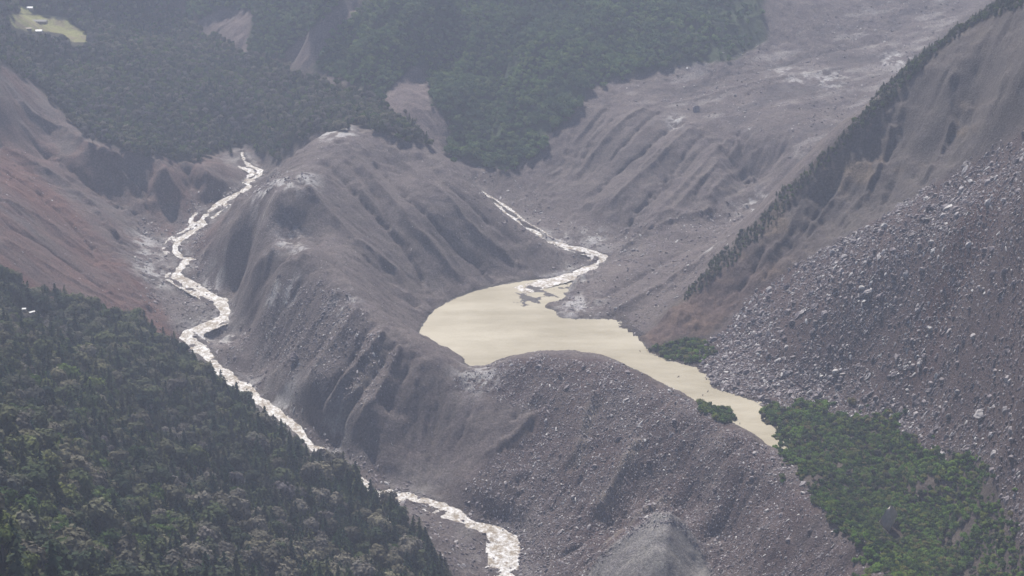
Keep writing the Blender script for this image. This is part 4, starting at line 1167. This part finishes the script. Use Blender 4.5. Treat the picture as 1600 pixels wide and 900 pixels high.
rocks_in([(-60, 215), (30, 240), (150, 360), (215, 425), (270, 540), (200, 500), (0, 430), (-60, 420)], 4.5, -760, -300, 1450, 2000, 209, .35, 1.4, .4, .9, 40, 3)
rocks_in(SHRUBLAND, 6, 40, 520, 1000, 1560, 210, .5, 1.8, .4, .4, 30, 3)
x, y, s = np.concatenate(RX), np.concatenate(RY), np.concatenate(RS)
dw = dist_poly(rw, x, y)[0]
ok = (dw > 5.5) | (np.random.default_rng(4).uniform(size=len(x)) < .35)
x, y, s = x[ok], y[ok], s[ok]
z = ground(x, y)
ok = visible(x, y, z + 1.5, 1.0); x, y, s, z = x[ok], y[ok], s[ok], z[ok]
u, v = project(x, y, z)
px = s * pixscale(x, y, z) * ((u > 5) & (u < 1595) & (v > 5) & (v < 895))
order = np.argsort(-px)
# rocks lie roughly along the slope, long side down the fall line
gxs, gys = sample(blur(GXX, 2), x, y), sample(blur(GYY, 2), x, y)
th = np.arctan2(gys, gxs) + R.normal(size=len(x)) * .7
tilt = -np.arctan(np.hypot(gxs, gys)) * .8
rot = np.stack([R.normal(size=len(x)) * .35, tilt + R.normal(size=len(x)) * .3, th], 1)
zone = np.where(inside(SCREE, x, y, 0), 0, np.where(inside(DAMROCK, x, y, 0), 1, np.where(gx.min() * 0 + y > 1900, 2, np.where(x < -100, 3, 4))))
zl = {0: ('angular grey boulder lying on the rubble slope below the right cliff', 'boulders on the right scree slope'),
      1: ('angular dark boulder on the rubble face of the dam ridge', 'boulders on the dam ridge'),
      2: ('grey boulder on the debris of the far valley floor', 'boulders in the far valley'),
      3: ('grey boulder beside the western river', 'boulders along the western river'),
      4: ('grey boulder on the debris banks beside the muddy lake', 'boulders by the lake')}
bk = R.integers(0, 4, len(x))
SHAPE = ['blocky', 'long flat', 'squat', 'slab-like']
def rock_place(u, v, zn):
    if zn == 0:
        if v < 330: return 'high on the right scree just under the cliff'
        if v < 470: return 'on the upper right scree near the photo edge' if u > 1480 else 'on the upper scree below the tan cliff'
        if u > 1450: return 'on the scree right above the green thicket' if v > 560 else 'in the middle of the right scree'
        return 'on the scree beside the narrow end of the lake' if u < 1280 else 'low on the scree just above the thicket'
    if zn == 1:
        if v < 640: return 'on the crest of the dam ridge by the lake'
        return 'on the dam ridge above the western river' if u < 960 else ('on the dam ridge beside the green thicket' if u > 1180 else 'in the middle of the dam ridge face')
    return {2: 'on the far debris valley floor', 3: 'beside the western river', 4: 'on the debris bank beside the lake'}[zn]
for i in order[:294]:
    o = mesh_obj('boulder', bigr[bk[i]]); o.location = (x[i], y[i], z[i] + s[i] * .18); o.rotation_euler = rot[i]; o.scale = (s[i],) * 3
    t_ = ('large ' if s[i] > 3.0 else 'smaller ') + SHAPE[bk[i]] + ' grey boulder ' + rock_place(u[i], v[i], int(zone[i]))
    label(o, t_, 'boulder', t_)
hero = []
for k, (u_, v_, sx, sz, me_, rt, text) in enumerate((
        (1532, 648, 8.0, 4.5, rock(71, 3, (1.3, .9, .6)), (.1, -.25, .3), 'large pale grey slab on the scree just above the green thicket at right'),
        (461, 560, 7.0, 6.5, rock(72, 3, (1.1, 1.0, .8)), (0, .2, .5), 'big rounded dark block on the lower spur beside the western river'),
        (1088, 174, 8.0, 6.0, rock(73, 3, (1.0, .9, .8)), (.2, 0, 1), 'large dark block at the lip of the far debris terrace'),
        (1357, 458, 5.2, 3.0, rock(74, 3, (1.4, .8, .5)), (.1, -.4, .2), 'bright flat slab in the middle of the right scree slope'),
        (1272, 518, 4.6, 2.6, rock(75, 3, (1.4, .8, .5)), (.2, -.4, .1), 'pale pointed slab low on the right scree slope above the lake'))):
    hx, hy, hz = hit(u_, v_)
    o = mesh_obj('boulder', me_); o.location = (hx, hy, hz + sz * .25); o.scale = (sx / 1.3, sx / 1.3, sz / .7); o.rotation_euler = rt
    label(o, text, 'boulder'); hero.append(o)
me_ = rock(76, 3, (.75, .6, 1.25), rock_pale, 12)
o = mesh_obj('boulder', me_); o.location = (BIGROCK[0], BIGROCK[1], BIGROCK[2] + 6); o.scale = (12, 10, 12); o.rotation_euler = (.12, .15, .5)
label(o, 'huge upright tan and grey boulder standing in the green thicket at lower right', 'boulder')
# small rocks: sources are the first individual small stones
srcs = []
for k, m_ in enumerate(rocks):
    hx, hy, hz = hit(1330 + 22 * k, 560 + (k * 37) % 60)
    o = mesh_obj('stone', m_); o.location = (hx, hy, hz + .2); o.scale = (1.3,) * 3; o.rotation_euler = (.2, -.3, k)
    label(o, 'small angular stone in the middle of the right rubble slope', 'stone', 'stones on the right rubble slope'); srcs.append((o,))
rest = order[294:]
r3 = R.uniform(.8, 1.2, (len(rest), 3)) * s[rest][:, None]
scatter('rubble', np.stack([x[rest], y[rest], z[rest] + s[rest] * .12], 1), rot[rest], r3, R.integers(0, 8, len(rest)), srcs)
print('rocks', len(x))

# ------------------------------------------------------------------ huts and drift wood
white = plain('white_roof', (.78, .78, .78), .05, .5); wallm = plain('hut_wall', (.33, .29, .25), .2); darkroof = plain('dark_roof', (.12, .115, .12), .2, .6); window_m = plain('window_dark', (.04, .04, .05), .1, .3)
def box_mesh(name, x0, x1, y0, y1, z0, z1, mat):
    v = [(a, b, c) for c in (z0, z1) for b in (y0, y1) for a in (x0, x1)]
    return from_arrays(name, v, [(0, 2, 3, 1), (4, 5, 7, 6), (0, 1, 5, 4), (2, 6, 7, 3), (0, 4, 6, 2), (1, 3, 7, 5)], mat)
def hut(loc, L, W, h, rz, roofmat, text, name='hut', windows=0, base=0.0):
    e = bpy.data.objects.new(name, None); col.objects.link(e); e.location = loc; e.rotation_euler = (0, 0, rz); label(e, text, name)
    mesh_obj('wall', box_mesh('wall', -L / 2, L / 2, -W / 2, W / 2, -1.5, h, wallm), e)
    ov, rh = .35, W * .28
    v = [(-L / 2 - ov, -W / 2 - ov, h), (L / 2 + ov, -W / 2 - ov, h), (L / 2 + ov, 0, h + rh), (-L / 2 - ov, 0, h + rh), (L / 2 + ov, W / 2 + ov, h), (-L / 2 - ov, W / 2 + ov, h)]
    v += [(a, b, c + .18) for a, b, c in v]
    f = [(0, 1, 2, 3), (3, 2, 4, 5), (9, 8, 7, 6), (11, 10, 8, 9), (0, 6, 7, 1), (5, 4, 10, 11), (1, 7, 8, 2), (2, 8, 10, 4), (0, 3, 9, 6), (3, 5, 11, 9)]
    mesh_obj('roof', from_arrays('roof', v, f, roofmat), e)
    for k in range(windows):
        cx_ = -L / 2 + L * (k + .5) / windows
        mesh_obj('window', box_mesh('window', cx_ - .5, cx_ + .5, -W / 2 - .06, -W / 2 + .02, h * .35, h * .8, window_m), e)
def at(u, v): return hit(u, v)
hut(at(60, 36), 26, 7, 3, -.05, darkroof, 'long low dark roofed building standing on the yellow green meadow', 'building', 8)
hut(at(61, 51), 9, 6, 2.6, .1, white, 'white roofed hut at the lower edge of the meadow at upper left', 'hut', 2)
hut(at(47, 15), 10, 6, 2.6, -.1, white, 'white roofed hut in the small clearing above the meadow', 'hut', 2)
hut(at(45, 47), 8, 5, 2.2, .2, plain('tan_roof', (.45, .38, .3)), 'tan roofed hut at the left end of the meadow edge', 'hut', 2)
hut(sheds_xy[0], 3.6, 3, 2.4, .1, white, 'small white square shed, leftmost of those at the top of the near forest', 'shed', 1)
hut(sheds_xy[1], 5.5, 2.6, 1.8, .7, white, 'slanting white roofed shed between two others at the top of the near forest', 'shed', 1)
hut(sheds_xy[2], 4.4, 2.4, 1.8, -.1, white, 'low white roofed shed, rightmost of those at the top of the near forest', 'shed', 1)
o = mesh_obj('boulder', rock(81, 2, (1.2, .9, .7), rock_pale)); o.location = sheds_xy[3]; o.location.z += .6; o.scale = (3.2, 2.4, 2.2); label(o, 'pale round boulder just below the white sheds at the top of the near forest', 'boulder')
# floating snags on the lake
for k, (u_, v_, L) in enumerate(((1060, 589, 3.2), (1000, 549, 2.5), (1106, 612, 3.4), (1098, 618, 2.6), (1140, 646, 4.0), (1172, 680, 3.0), (1156, 662, 2.6))):
    lx_, ly_ = unproject(u_, v_, .1)
    parts = [tube([(-L / 2, 0, -.3), (0, .1, .25), (L / 2, .3, .9)], [.3, .25, .08], 6)]
    for q_ in range(5):
        a_ = random.uniform(0, 6.28); parts.append(tube([(q_ * .25 - .3, 0, .2), (q_ * .25 - .3 + math.cos(a_) * .8, math.sin(a_) * .8, 1.0 + .2 * q_ % .7)], [.12, .03], 4))
    o = mesh_obj('driftwood', from_arrays('driftwood', *merge(parts), bark)); o.location = (lx_, ly_, .1); o.rotation_euler = (0, 0, random.uniform(0, 3))
    label(o, 'dark snag of driftwood stranded in the narrow muddy end of the lake', 'driftwood', 'snags in the narrow end of the lake')
